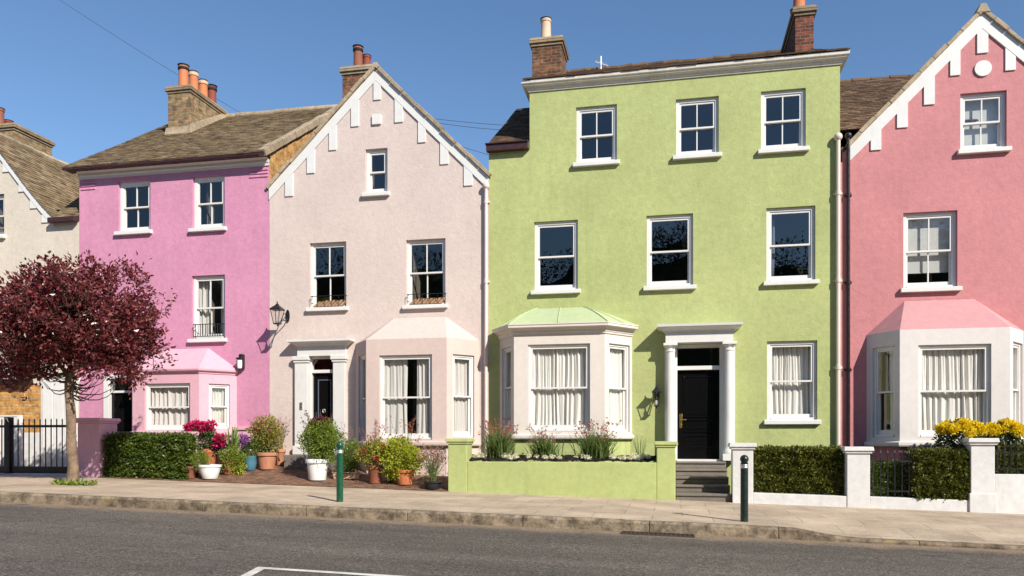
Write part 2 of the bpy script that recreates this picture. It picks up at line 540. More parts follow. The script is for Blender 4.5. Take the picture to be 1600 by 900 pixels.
def paving():
    m, nt, b = base_mat('sandy_paving_slabs', (.4, .33, .25), .85, spec=.2)
    v = coord(nt)
    rot = N(nt, 'ShaderNodeMapping'); nt.links.new(v, rot.inputs['Vector'])
    rot.inputs['Location'].default_value = (.3, .12, 0)
    t = N(nt, 'ShaderNodeTexBrick'); nt.links.new(rot.outputs[0], t.inputs['Vector'])
    t.inputs['Scale'].default_value = 1; t.inputs['Brick Width'].default_value = .92; t.inputs['Row Height'].default_value = .72
    t.inputs['Mortar Size'].default_value = .007; t.inputs['Mortar Smooth'].default_value = .2
    t.inputs['Color1'].default_value = (.53, .42, .31, 1); t.inputs['Color2'].default_value = (.45, .355, .258, 1)
    t.inputs['Mortar'].default_value = (.27, .21, .155, 1)
    c = mix(nt, t.outputs['Color'], ramp(nt, noise(nt, v, 1.1, 6, .65), [(.3, .70), (.7, 1.18)]), 1, 'MULTIPLY')
    c = mix(nt, c, ramp(nt, noise(nt, v, 55, 4, .75), [(.35, .78), (.62, 1.12)]), 1, 'MULTIPLY')
    c = mix(nt, c, ramp(nt, noise(nt, v, 26, 5, .7), [(.3, .84), (.7, 1.1)]), 1, 'MULTIPLY')
    st = ramp(nt, noise(nt, coord(nt, (.8, 1.8, 1)), 1.9, 4, .6), [(.62, 0.0), (.75, 1.0)])
    c = mix(nt, c, (.30, .215, .12), math_(nt, 'MULTIPLY', st, .45))
    nt.links.new(c, b.inputs['Base Color'])
    h = math_(nt, 'SUBTRACT', math_(nt, 'MULTIPLY', noise(nt, v, 40, 4), .35), t.outputs['Fac'])
    bump(nt, b, h, .5, .006)
    return m


def kerbmat():
    m, nt, b = base_mat('weathered_kerb_stone', (.3, .24, .17), .9, spec=.2)
    v = coord(nt)
    g = N(nt, 'ShaderNodeNewGeometry')
    c = ramp(nt, g.outputs['Random Per Island'], [(0, (.27, .21, .145)), (.5, (.32, .255, .18)), (1, (.235, .18, .125))])
    c = mix(nt, c, ramp(nt, noise(nt, v, 5, 7, .75), [(.38, .30), (.62, 1.1)]), 1, 'MULTIPLY')
    c = mix(nt, c, (.33, .24, .10), math_(nt, 'MULTIPLY', ramp(nt, noise(nt, v, 2.3, 5, .7), [(.58, 0.0), (.7, 1.0)]), .5))
    nt.links.new(c, b.inputs['Base Color'])
    bump(nt, b, noise(nt, v, 14, 6, .7), .9, .02)
    return m


def steps_mat():
    return stucco('grey_step_stone', (.19, .165, .14), .6, .22, .85)


M['asphalt'] = asphalt(); M['paving'] = paving(); M['kerb'] = kerbmat(); M['step'] = steps_mat()
M['patio'] = brick('brown_paviours', (.25, .135, .085), (.17, .095, .065), (.12, .085, .06), .2, .1, True, .008)
M['line'] = stucco('worn_road_paint', (.66, .63, .57), .6, .28, .8)
M['earth'] = stucco('garden_earth', (.10, .075, .05), 1, .3, .95)
M['ground'] = stucco('far_ground', (.12, .12, .07), 1, .3, .95)

# ------------------------------------------------------------------ world, sun, camera
LD = Vector((-1.06, .98, -1.0)).normalized()           # light travel
EL = math.asin(-LD.z)
AZ = math.atan2(-LD.x, -LD.y)                           # clockwise from +y
w = bpy.data.worlds.new('World'); S.world = w; w.use_nodes = True
nt = w.node_tree
sky = nt.nodes.new('ShaderNodeTexSky'); sky.sky_type = 'NISHITA'; sky.sun_disc = False
sky.sun_elevation = EL; sky.sun_rotation = AZ
sky.altitude = 0; sky.air_density = 1.0; sky.dust_density = .1; sky.ozone_density = 3.6
hs = nt.nodes.new('ShaderNodeHueSaturation'); hs.inputs['Saturation'].default_value = 1.06
nt.links.new(sky.outputs[0], hs.inputs['Color']); nt.links.new(hs.outputs[0], nt.nodes['Background'].inputs[0])
nt.nodes['Background'].inputs[1].default_value = .102
sl = bpy.data.lights.new('sun', 'SUN'); sl.energy = 4.6; sl.angle = math.radians(.53); sl.color = (1, .935, .83)
so = bpy.data.objects.new('sun', sl); COL.objects.link(so)
so.rotation_euler = LD.to_track_quat('-Z', 'Y').to_euler(); so.location = (30, -30, 30)
cam = bpy.data.cameras.new('camera'); co = bpy.data.objects.new('camera', cam); COL.objects.link(co)
cam.sensor_width = 36; cam.lens = FP / 1600 * 36; cam.shift_y = (HZ - 450) / 1600
cam.clip_start = .1; cam.clip_end = 3000
co.location = (0, 0, ZC); co.rotation_euler = (math.pi / 2, 0, TH)
S.camera = co
S.view_settings.view_transform = 'Standard'; S.view_settings.look = 'None'
S.view_settings.exposure = 0.54; S.view_settings.gamma = 1
try:
    S.cycles.max_bounces = 8; S.cycles.transparent_max_bounces = 12
except Exception:
    pass

# ------------------------------------------------------------------ ground, road, pavement
def sheet(name, x0, x1, y0, y1, zf, mat, nx=1, ny=1, kind='structure'):
    mb = MB(); vs = []
    for j in range(ny + 1):
        for i in range(nx + 1):
            x = x0 + (x1 - x0) * i / nx; y = y0 + (y1 - y0) * j / ny
            vs.append((x, y, zf(x, y)))
    fs = [(j * (nx + 1) + i, j * (nx + 1) + i + 1, (j + 1) * (nx + 1) + i + 1, (j + 1) * (nx + 1) + i) for j in range(ny) for i in range(nx)]
    mb.raw(vs, fs)
    return struct(mb.build(name, mat), kind)


ROAD = -.165
def zroad(x, y):
    return G(x) + ROAD - .004 * (KY - y) * .0
sheet('ground', -1500, 1500, -1500, 1500, lambda x, y: G(x) - .45, M['ground'], 60, 60)
sheet('road', -70, 70, 2.5, KY + .05, zroad, M['asphalt'], 40, 1)
XD0, XD1 = ax(1205, KY), ax(1345, KY)          # kerb drops between these


def drop(x):
    t = max(0, min(1, (x - XD0) / (XD1 - XD0)))
    t = t * t * (3 - 2 * t)
    return .125 * t


def zpave(x, y):
    k = max(0, 1 - (y - KY) / 1.6)
    return G(x) - drop(x) * k
sheet('pavement', -70, 70, KY + .14, WY + .45, zpave, M['paving'], 280, 10)
sheet('opposite_pavement', -70, 70, -1.5, 2.5, lambda x, y: G(x) - .06, M['paving'], 40, 1)
# kerb stones
mb = MB(); x = -40.0
while x < 40:
    L = R.uniform(1.65, 1.95); x2 = min(x + L, 40)
    n = 4
    for i in range(n):
        pass
    y0 = KY + R.uniform(-.006, .006)
    pr = []
    for q in (x + .006, x2 - .006):
        top = zpave(q, KY) + .004
        if drop(q) > .01:
            top += .012
        b = G(q) + ROAD - .15
        pr.append([(q, y0 + .0, b), (q, y0 + .0, top - .03), (q, y0 + .025, top), (q, y0 + .15, top + .002), (q, y0 + .15, b)])
    # subdivided so the edge is slightly uneven
    seg = 8; rings = []
    for i in range(seg + 1):
        t = i / seg; q = x + .006 + (x2 - x - .012) * t
        top = zpave(q, KY) + .004 + (.012 if drop(q) > .01 else 0) + R.uniform(-.004, .003)
        j = R.uniform(-.008, .008)
        rings.append([(q, y0 + j, G(q) + ROAD - .15), (q, y0 + j - .004, top - .035), (q, y0 + .028 + j, top), (q, y0 + .152, top + .001), (q, y0 + .152, G(q) + ROAD - .15)])
    vs = [p for r in rings for p in r]
    fs = [(i * 5 + k, (i + 1) * 5 + k, (i + 1) * 5 + k + 1, i * 5 + k + 1) for i in range(seg) for k in range(4)]
    fs += [(4, 3, 2, 1, 0), tuple(seg * 5 + k for k in range(5))]
    mb.raw(vs, fs)
    x = x2
struct(mb.build('kerb', M['kerb']))
# patio of brick paviours climbing to the two doors on the left
XP0, XP1 = ax(160, WY), ax(699, WY)


def zpatio(x, y):
    t = max(0, min(1, (y - WY) / (FY - WY)))
    return G(x) + .008 + .36 * t
sheet('patio', XP0, XP1, WY, FY + .05, zpatio, M['patio'], 20, 8)
mb = MB()
n = 60
for i in range(n):
    a = XP0 + (XP1 - XP0) * i / n; b = XP0 + (XP1 - XP0) * (i + 1) / n - .008
    h = R.uniform(.012, .02)
    mb.hexa([(a, WY - .1, G(a) - .05), (b, WY - .1, G(b) - .05), (b, WY - .003, G(b) - .05), (a, WY - .003, G(a) - .05),
             (a, WY - .1, G(a) + h), (b, WY - .1, G(b) + h), (b, WY - .003, G(b) + h), (a, WY - .003, G(a) + h)])
struct(mb.build('patio_edging', M['patio']))
sheet('front_garden', ax(700, WY) + .02, 12, WY + .45, FY + .05, lambda x, y: G(x) + .05, M['earth'], 6, 1)
sheet('driveway', -40, XP0 - .004, WY + .45, FY + .05, lambda x, y: G(x) + .004, M['paving'], 6, 1)


# a white parking-bay line on the road
def on_plane(u, v, zf):
    lo, hi = 2.0, 40.0
    for _ in range(60):
        y = (lo + hi) / 2; x, z = at(u, v, y)
        if z > zf(x, y):
            lo = y
        else:
            hi = y
    x, z = at(u, v, y)
    return x, y, z
a = on_plane(403, 886, zroad); b = on_plane(640, 901, zroad); c = on_plane(365, 906, zroad)
mb = MB(); zl = lambda x, y: zroad(x, y) + .004
wl = .1
dirb = (Vector(b[:2]) - Vector(a[:2])).normalized(); dirc = (Vector(c[:2]) - Vector(a[:2])).normalized()
nb = Vector((dirb.y, -dirb.x))
bis = (dirb + dirc).normalized(); kk = wl / abs(bis.dot(nb))
A0 = Vector(a[:2]); A1 = A0 + bis * kk
pb0 = A0 + dirb * 6; pb1 = pb0 + nb * wl
nc = Vector((-dirc.y, dirc.x)); pc0 = A0 + dirc * 3; pc1 = pc0 + (nc if nc.dot(bis) > 0 else -nc) * wl
for poly in ([A0, pb0, pb1, A1], [A0, A1, pc1, pc0]):
    mb.face([(p.x, p.y, zl(p.x, p.y)) for p in poly])
struct(mb.build('road_marking', M['line']))


# ------------------------------------------------------------------ wall panels with openings
def clip(poly, half):
    out = []
    for (a, b, c) in half:                     # keep a*s + b*z <= c
        out = []
        n = len(poly)
        for i in range(n):
            p, q = poly[i], poly[(i + 1) % n]
            fp, fq = a * p[0] + b * p[1] - c, a * q[0] + b * q[1] - c
            if fp <= 1e-9:
                out.append(p)
            if (fp < -1e-9 and fq > 1e-9) or (fp > 1e-9 and fq < -1e-9):
                t = fp / (fp - fq)
                out.append((p[0] + (q[0] - p[0]) * t, p[1] + (q[1] - p[1]) * t))
        poly = out
        if len(poly) < 3:
            return []
    return poly


def panel(mb, fr, s0, s1, z0, z1, holes=(), half=(), reveal=.2, d=0, mi=0, rmi=0):
    xs = sorted({s0, s1, *[h[0] for h in holes], *[h[1] for h in holes]})
    zs = sorted({z0, z1, *[h[2] for h in holes], *[h[3] for h in holes]})
    xs = [q for q in xs if s0 <= q <= s1]; zs = [q for q in zs if z0 <= q <= z1]
    for i in range(len(xs) - 1):
        for j in range(len(zs) - 1):
            cx, cz = (xs[i] + xs[i + 1]) / 2, (zs[j] + zs[j + 1]) / 2
            if any(h[0] < cx < h[1] and h[2] < cz < h[3] for h in holes):
                continue
            poly = [(xs[i], zs[j]), (xs[i + 1], zs[j]), (xs[i + 1], zs[j + 1]), (xs[i], zs[j + 1])]
            if half:
                poly = clip(poly, half)
            if len(poly) >= 3:
                mb.face([fr.p(a, d, b) for a, b in poly], mi=mi)
    for h in holes:
        a, b, c, e = h[:4]; rv = h[4] if len(h) > 4 else reveal
        if rv <= 0:
            continue
        mb.face([fr.p(a, d, c), fr.p(a, d, e), fr.p(a, d + rv, e), fr.p(a, d + rv, c)], mi=rmi)
        mb.face([fr.p(b, d, c), fr.p(b, d + rv, c), fr.p(b, d + rv, e), fr.p(b, d, e)], mi=rmi)
        mb.face([fr.p(a, d, e), fr.p(b, d, e), fr.p(b, d + rv, e), fr.p(a, d + rv, e)], mi=rmi)
        mb.face([fr.p(a, d, c), fr.p(a, d + rv, c), fr.p(b, d + rv, c), fr.p(b, d, c)], mi=rmi)


def window(house, fr, rect, cols=2, sb=.07, fw=.06, sill=True, split=.5, name='window', sillproj=.1, sillh=.1, over=.07, low_rail=.085):
    """a sliding sash window set into the opening rect = (s0, s1, z0, z1)"""
    s0, s1, z0, z1 = rect[:4]
    s0 += .002; s1 -= .002; z1 -= .002
    mb = MB()
    d0, d1 = sb, sb + .13
    mb.fbox(fr, s0, s0 + fw, d0, d1, z0 + .004, z1)
    mb.fbox(fr, s1 - fw, s1, d0, d1, z0 + .004, z1)
    mb.fbox(fr, s0 + fw, s1 - fw, d0, d1, z1 - fw, z1)
    mb.fbox(fr, s0 + fw, s1 - fw, d0 - .015, d1, z0 + .004, z0 + .05)
    # a slim staff bead round the inside of the box
    f = mb.build(name, M['white'], house, bevel=.006)
    a, b = s0 + fw, s1 - fw; c, e = z0 + .05, z1 - fw
    zm = c + (e - c) * split
    for k, (q0, q1, y) in enumerate(((zm - .018, e, d0 + .022), (c, zm + .02, d0 + .068))):
        sw = .042; t = .04
        m2 = MB()
        m2.fbox(fr, a + .001, a + sw, y, y + t, q0, q1)
        m2.fbox(fr, b - sw, b - .001, y, y + t, q0, q1)
        lo = low_rail if k == 1 else .038
        hi = .045 if k == 0 else .038
        m2.fbox(fr, a + sw, b - sw, y, y + t, q0, q0 + lo)
        m2.fbox(fr, a + sw, b - sw, y, y + t, q1 - hi, q1)
        for i in range(1, cols):
            g = a + sw + (b - a - 2 * sw) * i / cols
            m2.fbox(fr, g - .0125, g + .0125, y + .004, y + t - .004, q0 + lo, q1 - hi)
        m2.build('sash', M['white'], f)
        m3 = MB()
        tw, tz = R.uniform(-.003, .003), R.uniform(-.0025, .0025)
        yy = y + .02; A_, B_, C_, D_ = a + sw - .006, b - sw + .006, q0 + lo - .006, q1 - hi + .006
        m3.face([fr.p(A_, yy - tw - tz, C_), fr.p(B_, yy + tw - tz, C_), fr.p(B_, yy + tw + tz, D_), fr.p(A_, yy - tw + tz, D_)])
        m3.build('pane', M['glass'], f)
    if sill:
        m4 = MB()
        P = fr.p
        L, Rr = s0 - over, s1 + over
        pr = [(-sillproj, z0 - sillh), (-sillproj, z0 - .012), (.0, z0 + .004), (sb + .03, z0 + .006), (sb + .03, z0 - sillh)]
        vs = [P(L, d, z) for d, z in pr] + [P(Rr, d, z) for d, z in pr]
        m4.raw(vs, [(4, 3, 2, 1, 0), (5, 6, 7, 8, 9)] + [(i, (i + 1) % 5, (i + 1) % 5 + 5, i + 5) for i in range(5)])
        m4.build('sill', M['white'], f, bevel=.008)
    return f


def curtain(label, fr, s0, s1, z0, z1, d, mat='net', folds=9, amp=.06, cat='curtain', group='net curtains behind the windows', thin=1.0):
    n = folds * 12; m = 8; vs = []; ph = R.uniform(0, 6)
    wd = [R.uniform(.45, 1.5) for _ in range(folds)]; tot = sum(wd); edge = [0]
    for q in wd:
        edge.append(edge[-1] + q / tot)
    am = [R.uniform(.45, 1.35) for _ in range(folds + 1)]
    for j in range(m + 1):
        t = j / m; z = z0 + (z1 - z0) * t
        for i in range(n + 1):
            q = i / n
            k = max(i_ for i_ in range(folds) if edge[i_] <= q + 1e-9); f_ = (q - edge[k]) / (edge[k + 1] - edge[k])
            y = -amp * am[k] * max(0, math.sin(math.pi * f_)) ** 1.3 * (1.15 - .4 * t)
            y += amp * .25 * math.sin(2 * math.pi * (f_ * 2 + ph + .3 * t)) * t + .008 * math.sin(17 * q + 3 * t)
            vs.append(fr.p(s0 + (s1 - s0) * q + .02 * math.sin(4 * t + 9 * q + ph) * (1 - t), d + y + amp * .5, z))
    fs = [(j * (n + 1) + i, j * (n + 1) + i + 1, (j + 1) * (n + 1) + i + 1, (j + 1) * (n + 1) + i) for j in range(m) for i in range(n)]
    mb = MB(); mb.raw(vs, fs, smooth=True)
    o = mb.build('curtain', M[mat], sharp=85)
    return tag(o, label, cat, group)


def tiles(mb, P0, ux, us, width, length, tw=.17, te=.11, th=.014, keep=None):
    """overlapping plain tiles over a roof slope; P0 eave corner, ux along the eave, us up the slope"""
    P0, ux, us = Vector(P0), Vector(ux).normalized(), Vector(us).normalized()
    nn = ux.cross(us).normalized()
    if nn.z < 0:
        nn = -nn
    rows = int(length / te)
    for r in range(rows + 1):
        a = r * te; sag = .012 * math.sin(a * 1.7)
        k0 = -.5 * (r % 2); i = 0
        while True:
            x0 = (k0 + i) * tw; i += 1
            if x0 >= width:
                break
            x1 = min(x0 + tw - .006, width); x0 = max(0, x0)
            if x1 - x0 < .02:
                continue
            top = min(a + te * 1.15, length)
            if keep and not keep((x0 + x1) / 2, a):
                continue
            lift = R.uniform(0, .008) + .012 * math.sin((x0 + 3) * .9 + a) * .6 + sag * .3
            dj = R.uniform(-.012, .012)
            q = []
            for (xx, aa, h) in ((x0, a + dj, th + lift), (x1, a + dj, th + lift + R.uniform(-.003, .003)), (x1, top, lift), (x0, top, lift)):
                q.append(P0 + ux * xx + us * aa + nn * h)
            bot = [p - nn * (th + .004) for p in q]
            mb.raw(bot + q, [(4, 5, 6, 7), (0, 1, 5, 4), (1, 2, 6, 5), (3, 0, 4, 7)])


def stones(mb, A, B, w0, w1, h, step=.45, jit=.012):
    """a run of coping stones laid along a sloping line A-B (front edge); width goes in +y"""
    A, B = Vector(A), Vector(B); L = (B - A).length; t = (B - A) / L
    up = Vector((-t.z, 0, t.x))
    if up.z < 0:
        up = -up
    a = 0
    while a < L - .02:
        b = min(L, a + step * R.uniform(.8, 1.25))
        o = up * R.uniform(-jit, jit); hh = h * R.uniform(.85, 1.15)
        p, q = A + t * (a + .006) + o, A + t * b + o
        y0 = w0 + R.uniform(-jit, jit)
        vs = []
        for e in (0, hh):
            for (c, y) in ((p, y0), (q, y0), (q, w1), (p, w1)):
                r = c + up * e; vs.append((r.x, y, r.z))
        mb.hexa(vs); a = b


def chimney(house, x0, x1, y0, y1, zb, zt, mat, pots, cap='capstone', skirt=None):
    mb = MB(); mb.box(x0, x1, y0, y1, zb, zt - .2)
    c = mb.build('chimney', M[mat], house, bevel=.006)
    m2 = MB()
    m2.box(x0 - .03, x1 + .03, y0 - .03, y1 + .03, zt - .2, zt - .13)
    m2.box(x0 - .07, x1 + .07, y0 - .07, y1 + .07, zt - .13, zt - .065)
    m2.hexa([(x0 - .08, y0 - .08, zt - .065), (x1 + .08, y0 - .08, zt - .065), (x1 + .08, y1 + .08, zt - .065), (x0 - .08, y1 + .08, zt - .065),
             (x0 - .03, y0 - .03, zt + .02), (x1 + .03, y0 - .03, zt + .02), (x1 + .03, y1 + .03, zt + .02), (x0 - .03, y1 + .03, zt + .02)])
    m2.build('chimney_cap', M[cap], c, bevel=.008)
    if skirt:
        m3 = MB(); h = .3
        z0, z1s = skirt                         # roof height at y0 and y1
        for (xa, xb, ya, yb, za, zb_) in ((x0 - .1, x1 + .1, y0 - .1, y0 - .004, z0 - .1, z0 - .1),):
            m3.hexa([(xa, ya, za - .1), (xb, ya, za - .1), (xb, yb, zb_ - .1), (xa, yb, zb_ - .1),
                     (xa + .06, ya + .06, za + h), (xb - .06, ya + .06, za + h), (xb - .06, yb, zb_ + h), (xa + .06, yb, zb_ + h)])
        m3.hexa([(x1 + .004, y0 - .1, z0 - .2), (x1 + .1, y0 - .1, z0 - .2), (x1 + .1, y1, z1s - .2), (x1 + .004, y1, z1s - .2),
                 (x1 + .004, y0 - .04, z0 + h - .04), (x1 + .04, y0 - .04, z0 + h - .04), (x1 + .04, y1, z1s + h - .15), (x1 + .004, y1, z1s + h - .15)])
        m3.build('chimney_skirt', M['coping'], c, bevel=.006)
    for (x, y, r, h, pm, top) in pots:
        m = MB(); z = zt + .01
        mats = [M[pm], M['soot_and_void'], M['pot_cream']]
        m.lathe((x, y, z), [(r * 1.12, 0), (r * 1.08, .05), (r * 1.0, .07), (r * .92, h * .8), (r * 1.04, h * .82), (r * 1.05, h * .93), (r * .96, h * .95)], 18,
                mi=0)
        if top == 'dark':
            m.lathe((x, y, z + h * .78), [(r * 1.0, 0), (r * 1.1, .015), (r * 1.12, h * .1), (r * .98, h * .12), (r * 1.15, h * .2), (r * 1.2, h * .21), (r * .9, h * .225)], 18, mi=1)
        elif top == 'cream':
            m.lathe((x, y, z + h * .8), [(r * 1.06, 0), (r * 1.08, .01), (r * 1.06, h * .12), (r * .98, h * .13)], 18, mi=2)
            m.lathe((x, y, z + h * .93), [(r * .97, 0), (r * 1.0, h * .06), (r * .9, h * .07)], 18, mi=1)
        else:
            m.lathe((x, y, z + h * .9), [(r * .9, 0), (r * 1.1, .01), (r * 1.12, h * .05), (r * .9, h * .055)], 18, mi=1)
        m.build('chimney_pot', mats, c)
    return c


def downpipe(house, x, y, z0, z1, mat, r=.045, ball=None):
    m = MB()
    m.tube([(x, y, z0), (x, y, z1)], r, 12)
    z = z0 + 1.2
    while z < z1 - .3:
        m.lathe((x, y, z), [(r * 1.0, -.05), (r * 1.3, -.045), (r * 1.3, .045), (r, .05)], 12)
        m.box(x - r * 2, x + r * 2, y + r * .6, FY + .004, z - .02, z + .02)
        z += 1.9
    p = m.build('downpipe', M[mat], house)
    if ball:
        b = MB(); b.lathe((x, y, z1), [(r * .9, -.12)] + [(ball * math.cos(a), ball * math.sin(a)) for a in [-1.1, -.8, -.4, 0, .4, .8, 1.2, 1.5]], 16)
        b.build('hopper', M[mat], p)
    return p


def house_body(house, X0, X1, mat, ztop, depth=8, z0=-.6):
    """side and back walls"""
    m = MB(); m.face([(X0, FY, z0), (X0, FY + depth, z0), (X0, FY + depth, ztop), (X0, FY, ztop)])
    m.face([(X1, FY, z0), (X1, FY, ztop), (X1, FY + depth, ztop), (X1, FY + depth, z0)])
    m.face([(X0, FY + depth, z0), (X1, FY + depth, z0), (X1, FY + depth, ztop), (X0, FY + depth, ztop)])
    return m


def interior(house, X0, X1, floors, depth=4.6, top=None):
    m = MB(); y0, y1 = FY + .27, FY + depth
    for i in range(len(floors) - 1):
        x0, x1 = X0 + .25, X1 - .25
        if top and i == len(floors) - 2:
            x0, x1 = top
        a, b = floors[i] + .02, floors[i + 1] - .25
        m.face([(x0, y0, a), (x1, y0, a), (x1, y1, a), (x0, y1, a)])
        m.face([(x0, y0, b), (x0, y1, b), (x1, y1, b), (x1, y0, b)])
        m.face([(x0, y1, a), (x1, y1, a), (x1, y1, b), (x0, y1, b)])
        m.face([(x0, y0, a), (x0, y1, a), (x0, y1, b), (x0, y0, b)])
        m.face([(x1, y0, a), (x1, y0, b), (x1, y1, b), (x1, y1, a)])
        # partition walls so that one room is not lit by the next
        for k in (1, 2):
            xm = x0 + (x1 - x0) * k / 3
            m.face([(xm, y0, a), (xm, y1, a), (xm, y1, b), (xm, y0, b)])
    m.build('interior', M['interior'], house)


def bay(house, uL, ua, ub, uR, v_sill, v_top, v_ridge, ur0, ur1, d, mat, roofmat, wins, plinth_mat=None, cornice=None, z0=-.5,
        roof_over=.0, curve=0, left_hidden=False, sillmat='white', XL=None, band=None, ridges=0, sillb=None, XR=None):
    """a canted bay. returns the three wall lines"""
    Y1 = FY - d
    Xa, Xb = ax(ua, Y1), ax(ub, Y1)
    X_l = ax(uL, FY) if XL is None else XL
    X_r = ax(uR, FY) if XR is None else XR
    pts = [(X_l, FY), (Xa, Y1), (Xb, Y1), (X_r, FY)]
    um = (ua + ub) / 2
    zs = az(um, v_sill, Y1); zt = az(um, v_top, Y1); zr = az((ur0 + ur1) / 2, v_ridge, FY)
    frs = [Fr(pts[i], pts[i + 1]) for i in range(3)]
    mb = MB(); low = MB()
    for i, fr in enumerate(frs):
        hs = [fr.rect(*w) for k, w in wins if k == i]
        hs = [(max(.05, h[0]), min(fr.len - .05, h[1]), h[2], h[3]) for h in hs]
        panel(mb, fr, 0, fr.len, zs, zt, hs, reveal=.12)
        low.face([fr.p(0, .03, z0), fr.p(fr.len, .03, z0), fr.p(fr.len, .03, zs), fr.p(0, .03, zs)])
    # ceiling and floor of the bay
    mb.face([(p[0], p[1], zt) for p in pts]); mb.face([(p[0], p[1], zs) for p in pts])
    b = mb.build('bay_window', M[mat], house)
    low.build('bay_plinth', M[plinth_mat or mat], b)
    sl = MB()
    pr = [(-.02, zs - .1), (.06, zs - .1), (.075, zs - .07), (.075, zs - .015), (.0, zs + .012), (-.02, zs + .012)]
    sl.sweep(pts, pr)
    sl.build('bay_sill', M[sillmat], b)
    # roof
    rf = MB()
    o = roof_over
    x0r, x1r = ax(ur0, FY), ax(ur1, FY)
    e = []
    for i, p in enumerate(pts):
        if i == 0:
            e.append((p[0] - o, FY)); 
        elif i == 3:
            e.append((p[0] + o, FY))
        else:
            e.append((p[0] + (-o * .5 if i == 1 else o * .5), p[1] - o))
    zz = zt + (.0 if not cornice else cornice[1])
    steps = 6 if curve else 1
    rows = []
    top = [(x0r, FY + .01), (x0r + .0, FY + .0), (x1r, FY + .0), (x1r, FY + .01)]
    top = [(x0r, FY), (x0r, FY - .012), (x1r, FY - .012), (x1r, FY)]
    for k in range(steps + 1):
        t = k / steps
        zq = t if not curve else (1 - (1 - t) ** (1 + curve)) 
        rows.append([(q[0] + (w_[0] - q[0]) * t, q[1] + (w_[1] - q[1]) * t, zz + (zr - zz) * zq) for q, w_ in zip(e, top)])
    for k in range(steps):
        for i in range(3):
            rf.face([rows[k][i], rows[k][i + 1], rows[k + 1][i + 1], rows[k + 1][i]], smooth=False)
    rf.face([rows[0][0], rows[0][3], rows[0][2], rows[0][1]])
    if ridges:
        for q in range(1, ridges + 1):
            t = q / (ridges + 1)
            pa = [Vector(r[1]).lerp(Vector(r[2]), t) + Vector((0, -.004, .006)) for r in rows]
            rf.tube(pa, .014, 6)
        for i in (1, 2):
            rf.tube([Vector(r[i]) + Vector((0, -.003, .004)) for r in rows], .016, 6)
        for i, j in ((0, 1), (2, 3)):
            rf.tube([Vector(r[i]).lerp(Vector(r[j]), .5) + Vector((0, -.003, .006)) for r in rows], .013, 6)
    rf.build('bay_roof', M[roofmat], b)
    if cornice:
        cm, ch, prof = cornice
        cn = MB(); cn.sweep(pts, [(pr_[0], zt + pr_[1]) for pr_ in prof]); cn.build('cornice', M[cm], b)
    for k, w in wins:
        fr = frs[k]; h = fr.rect(*w); h = (max(.05, h[0]), min(fr.len - .05, h[1]), h[2], h[3])
        window(house, fr, h, cols=1, sb=.045, fw=.05, sill=False, low_rail=.1)
    hole = (X_l + .12, X_r - .12, zs + .03, zt - .12, .3)
    return frs, hole, zs, zt

# ================================================================== HOUSES
def gable_trim(house, x0, zl, xm, za, x1, zr, hv, teeth, proud=.035):
    m = MB()
    for A, B in (((x0, zl), (xm, za)), ((xm, za), (x1, zr))):
        m.prism(FRONT, [(A[0], A[1]), (A[0], A[1] - hv), (B[0], B[1] - hv), (B[0], B[1])], -proud, .01)
    b = m.build('bargeboard', M['white'], house)
    for u0, u1, vb in teeth:
        a, c = ax(u0, FY), ax(u1, FY); mid = (a + c) / 2
        zt = (zl + (za - zl) * (mid - x0) / (xm - x0)) if mid < xm else (za + (zr - za) * (mid - xm) / (x1 - xm))
        zb = az((u0 + u1) / 2, vb, FY)
        t = MB(); t.box(a, c, FY - proud + .005, FY + .01, zb, zt - hv * .45); t.build('bargeboard_drop', M['white'], b, bevel=.004)
    return b


def gable_roof(house, x0, zl, xm, za, x1, zr, depth, mat, tw=.25, te=.16, over=.12, mirror_too=True):
    base = MB(); t = MB()
    for (A, B) in (((x0, zl), (xm, za)), ((x1, zr), (xm, za))):
        A3 = Vector((A[0], FY - .02, A[1])); us = Vector((B[0] - A[0], 0, B[1] - A[1])); L = us.length
        base.face([(A[0], FY, A[1] - .03), (B[0], FY, B[1] - .03), (B[0], FY + depth, B[1] - .03), (A[0], FY + depth, A[1] - .03)])
        u = us.normalized()
        tiles(t, A3 - u * .05, (0, 1, 0), us, depth, L + .05, tw, te)
    b = base.build('roof', M['lead'], house)
    t.build('roof_tiles', M[mat], b)
    return b


# ------------------------------------------------------------------ 1 orchid pink house
X0, X1 = ax(124, FY), ax(421, FY)
XPK0, XPK1 = X0, X1
h = thing('terraced_house', 'orchid pink rendered house with a long brown tiled roof and four tall chimney pots', 'house', ((X0 + X1) / 2, FY, .3), 'terraced houses along the street')
PINK = h
ze = az(300, 246, FY - .33); zc = az(300, 268, FY); pitch = math.radians(33)
W1 = FRONT.rect(185, 235, 282, 361); W2 = FRONT.rect(301, 351, 274.5, 356); W3 = FRONT.rect(299.5, 351.5, 430, 529)
DR = FRONT.rect(166, 210, 588, 688)
cornp = [(-.02, 0), (.03, 0), (.03, .03), (.10, .05), (.10, .1), (-.02, .1)]
frs, hole, zsill, ztop = bay(h, 190, 207, 311, 370, 674, 583, 545, 258, 326, .7, 'pink_light', 'pink_light',
    [(1, (226, 297, 599, 673)), (2, (326.5, 359, 600, 670))], 'pink_wall',
    ('pink_light', .09, [(-.02, -.02), (.02, -.02), (.03, .02), (.09, .05), (.10, .09), (-.02, .09)]), z0=.2, roof_over=.08, sillmat='pink_light', XL=ax(209, FY - .7) - .5)
fm = MB()
panel(fm, FRONT, X0, X1, -.3, ze + .05, [W1, W2, W3, DR, hole], reveal=.2)
fm.build('front_wall', M['pink'], h)
sm = MB(); zr_ = ze + (4.5 + .33) * math.tan(pitch)
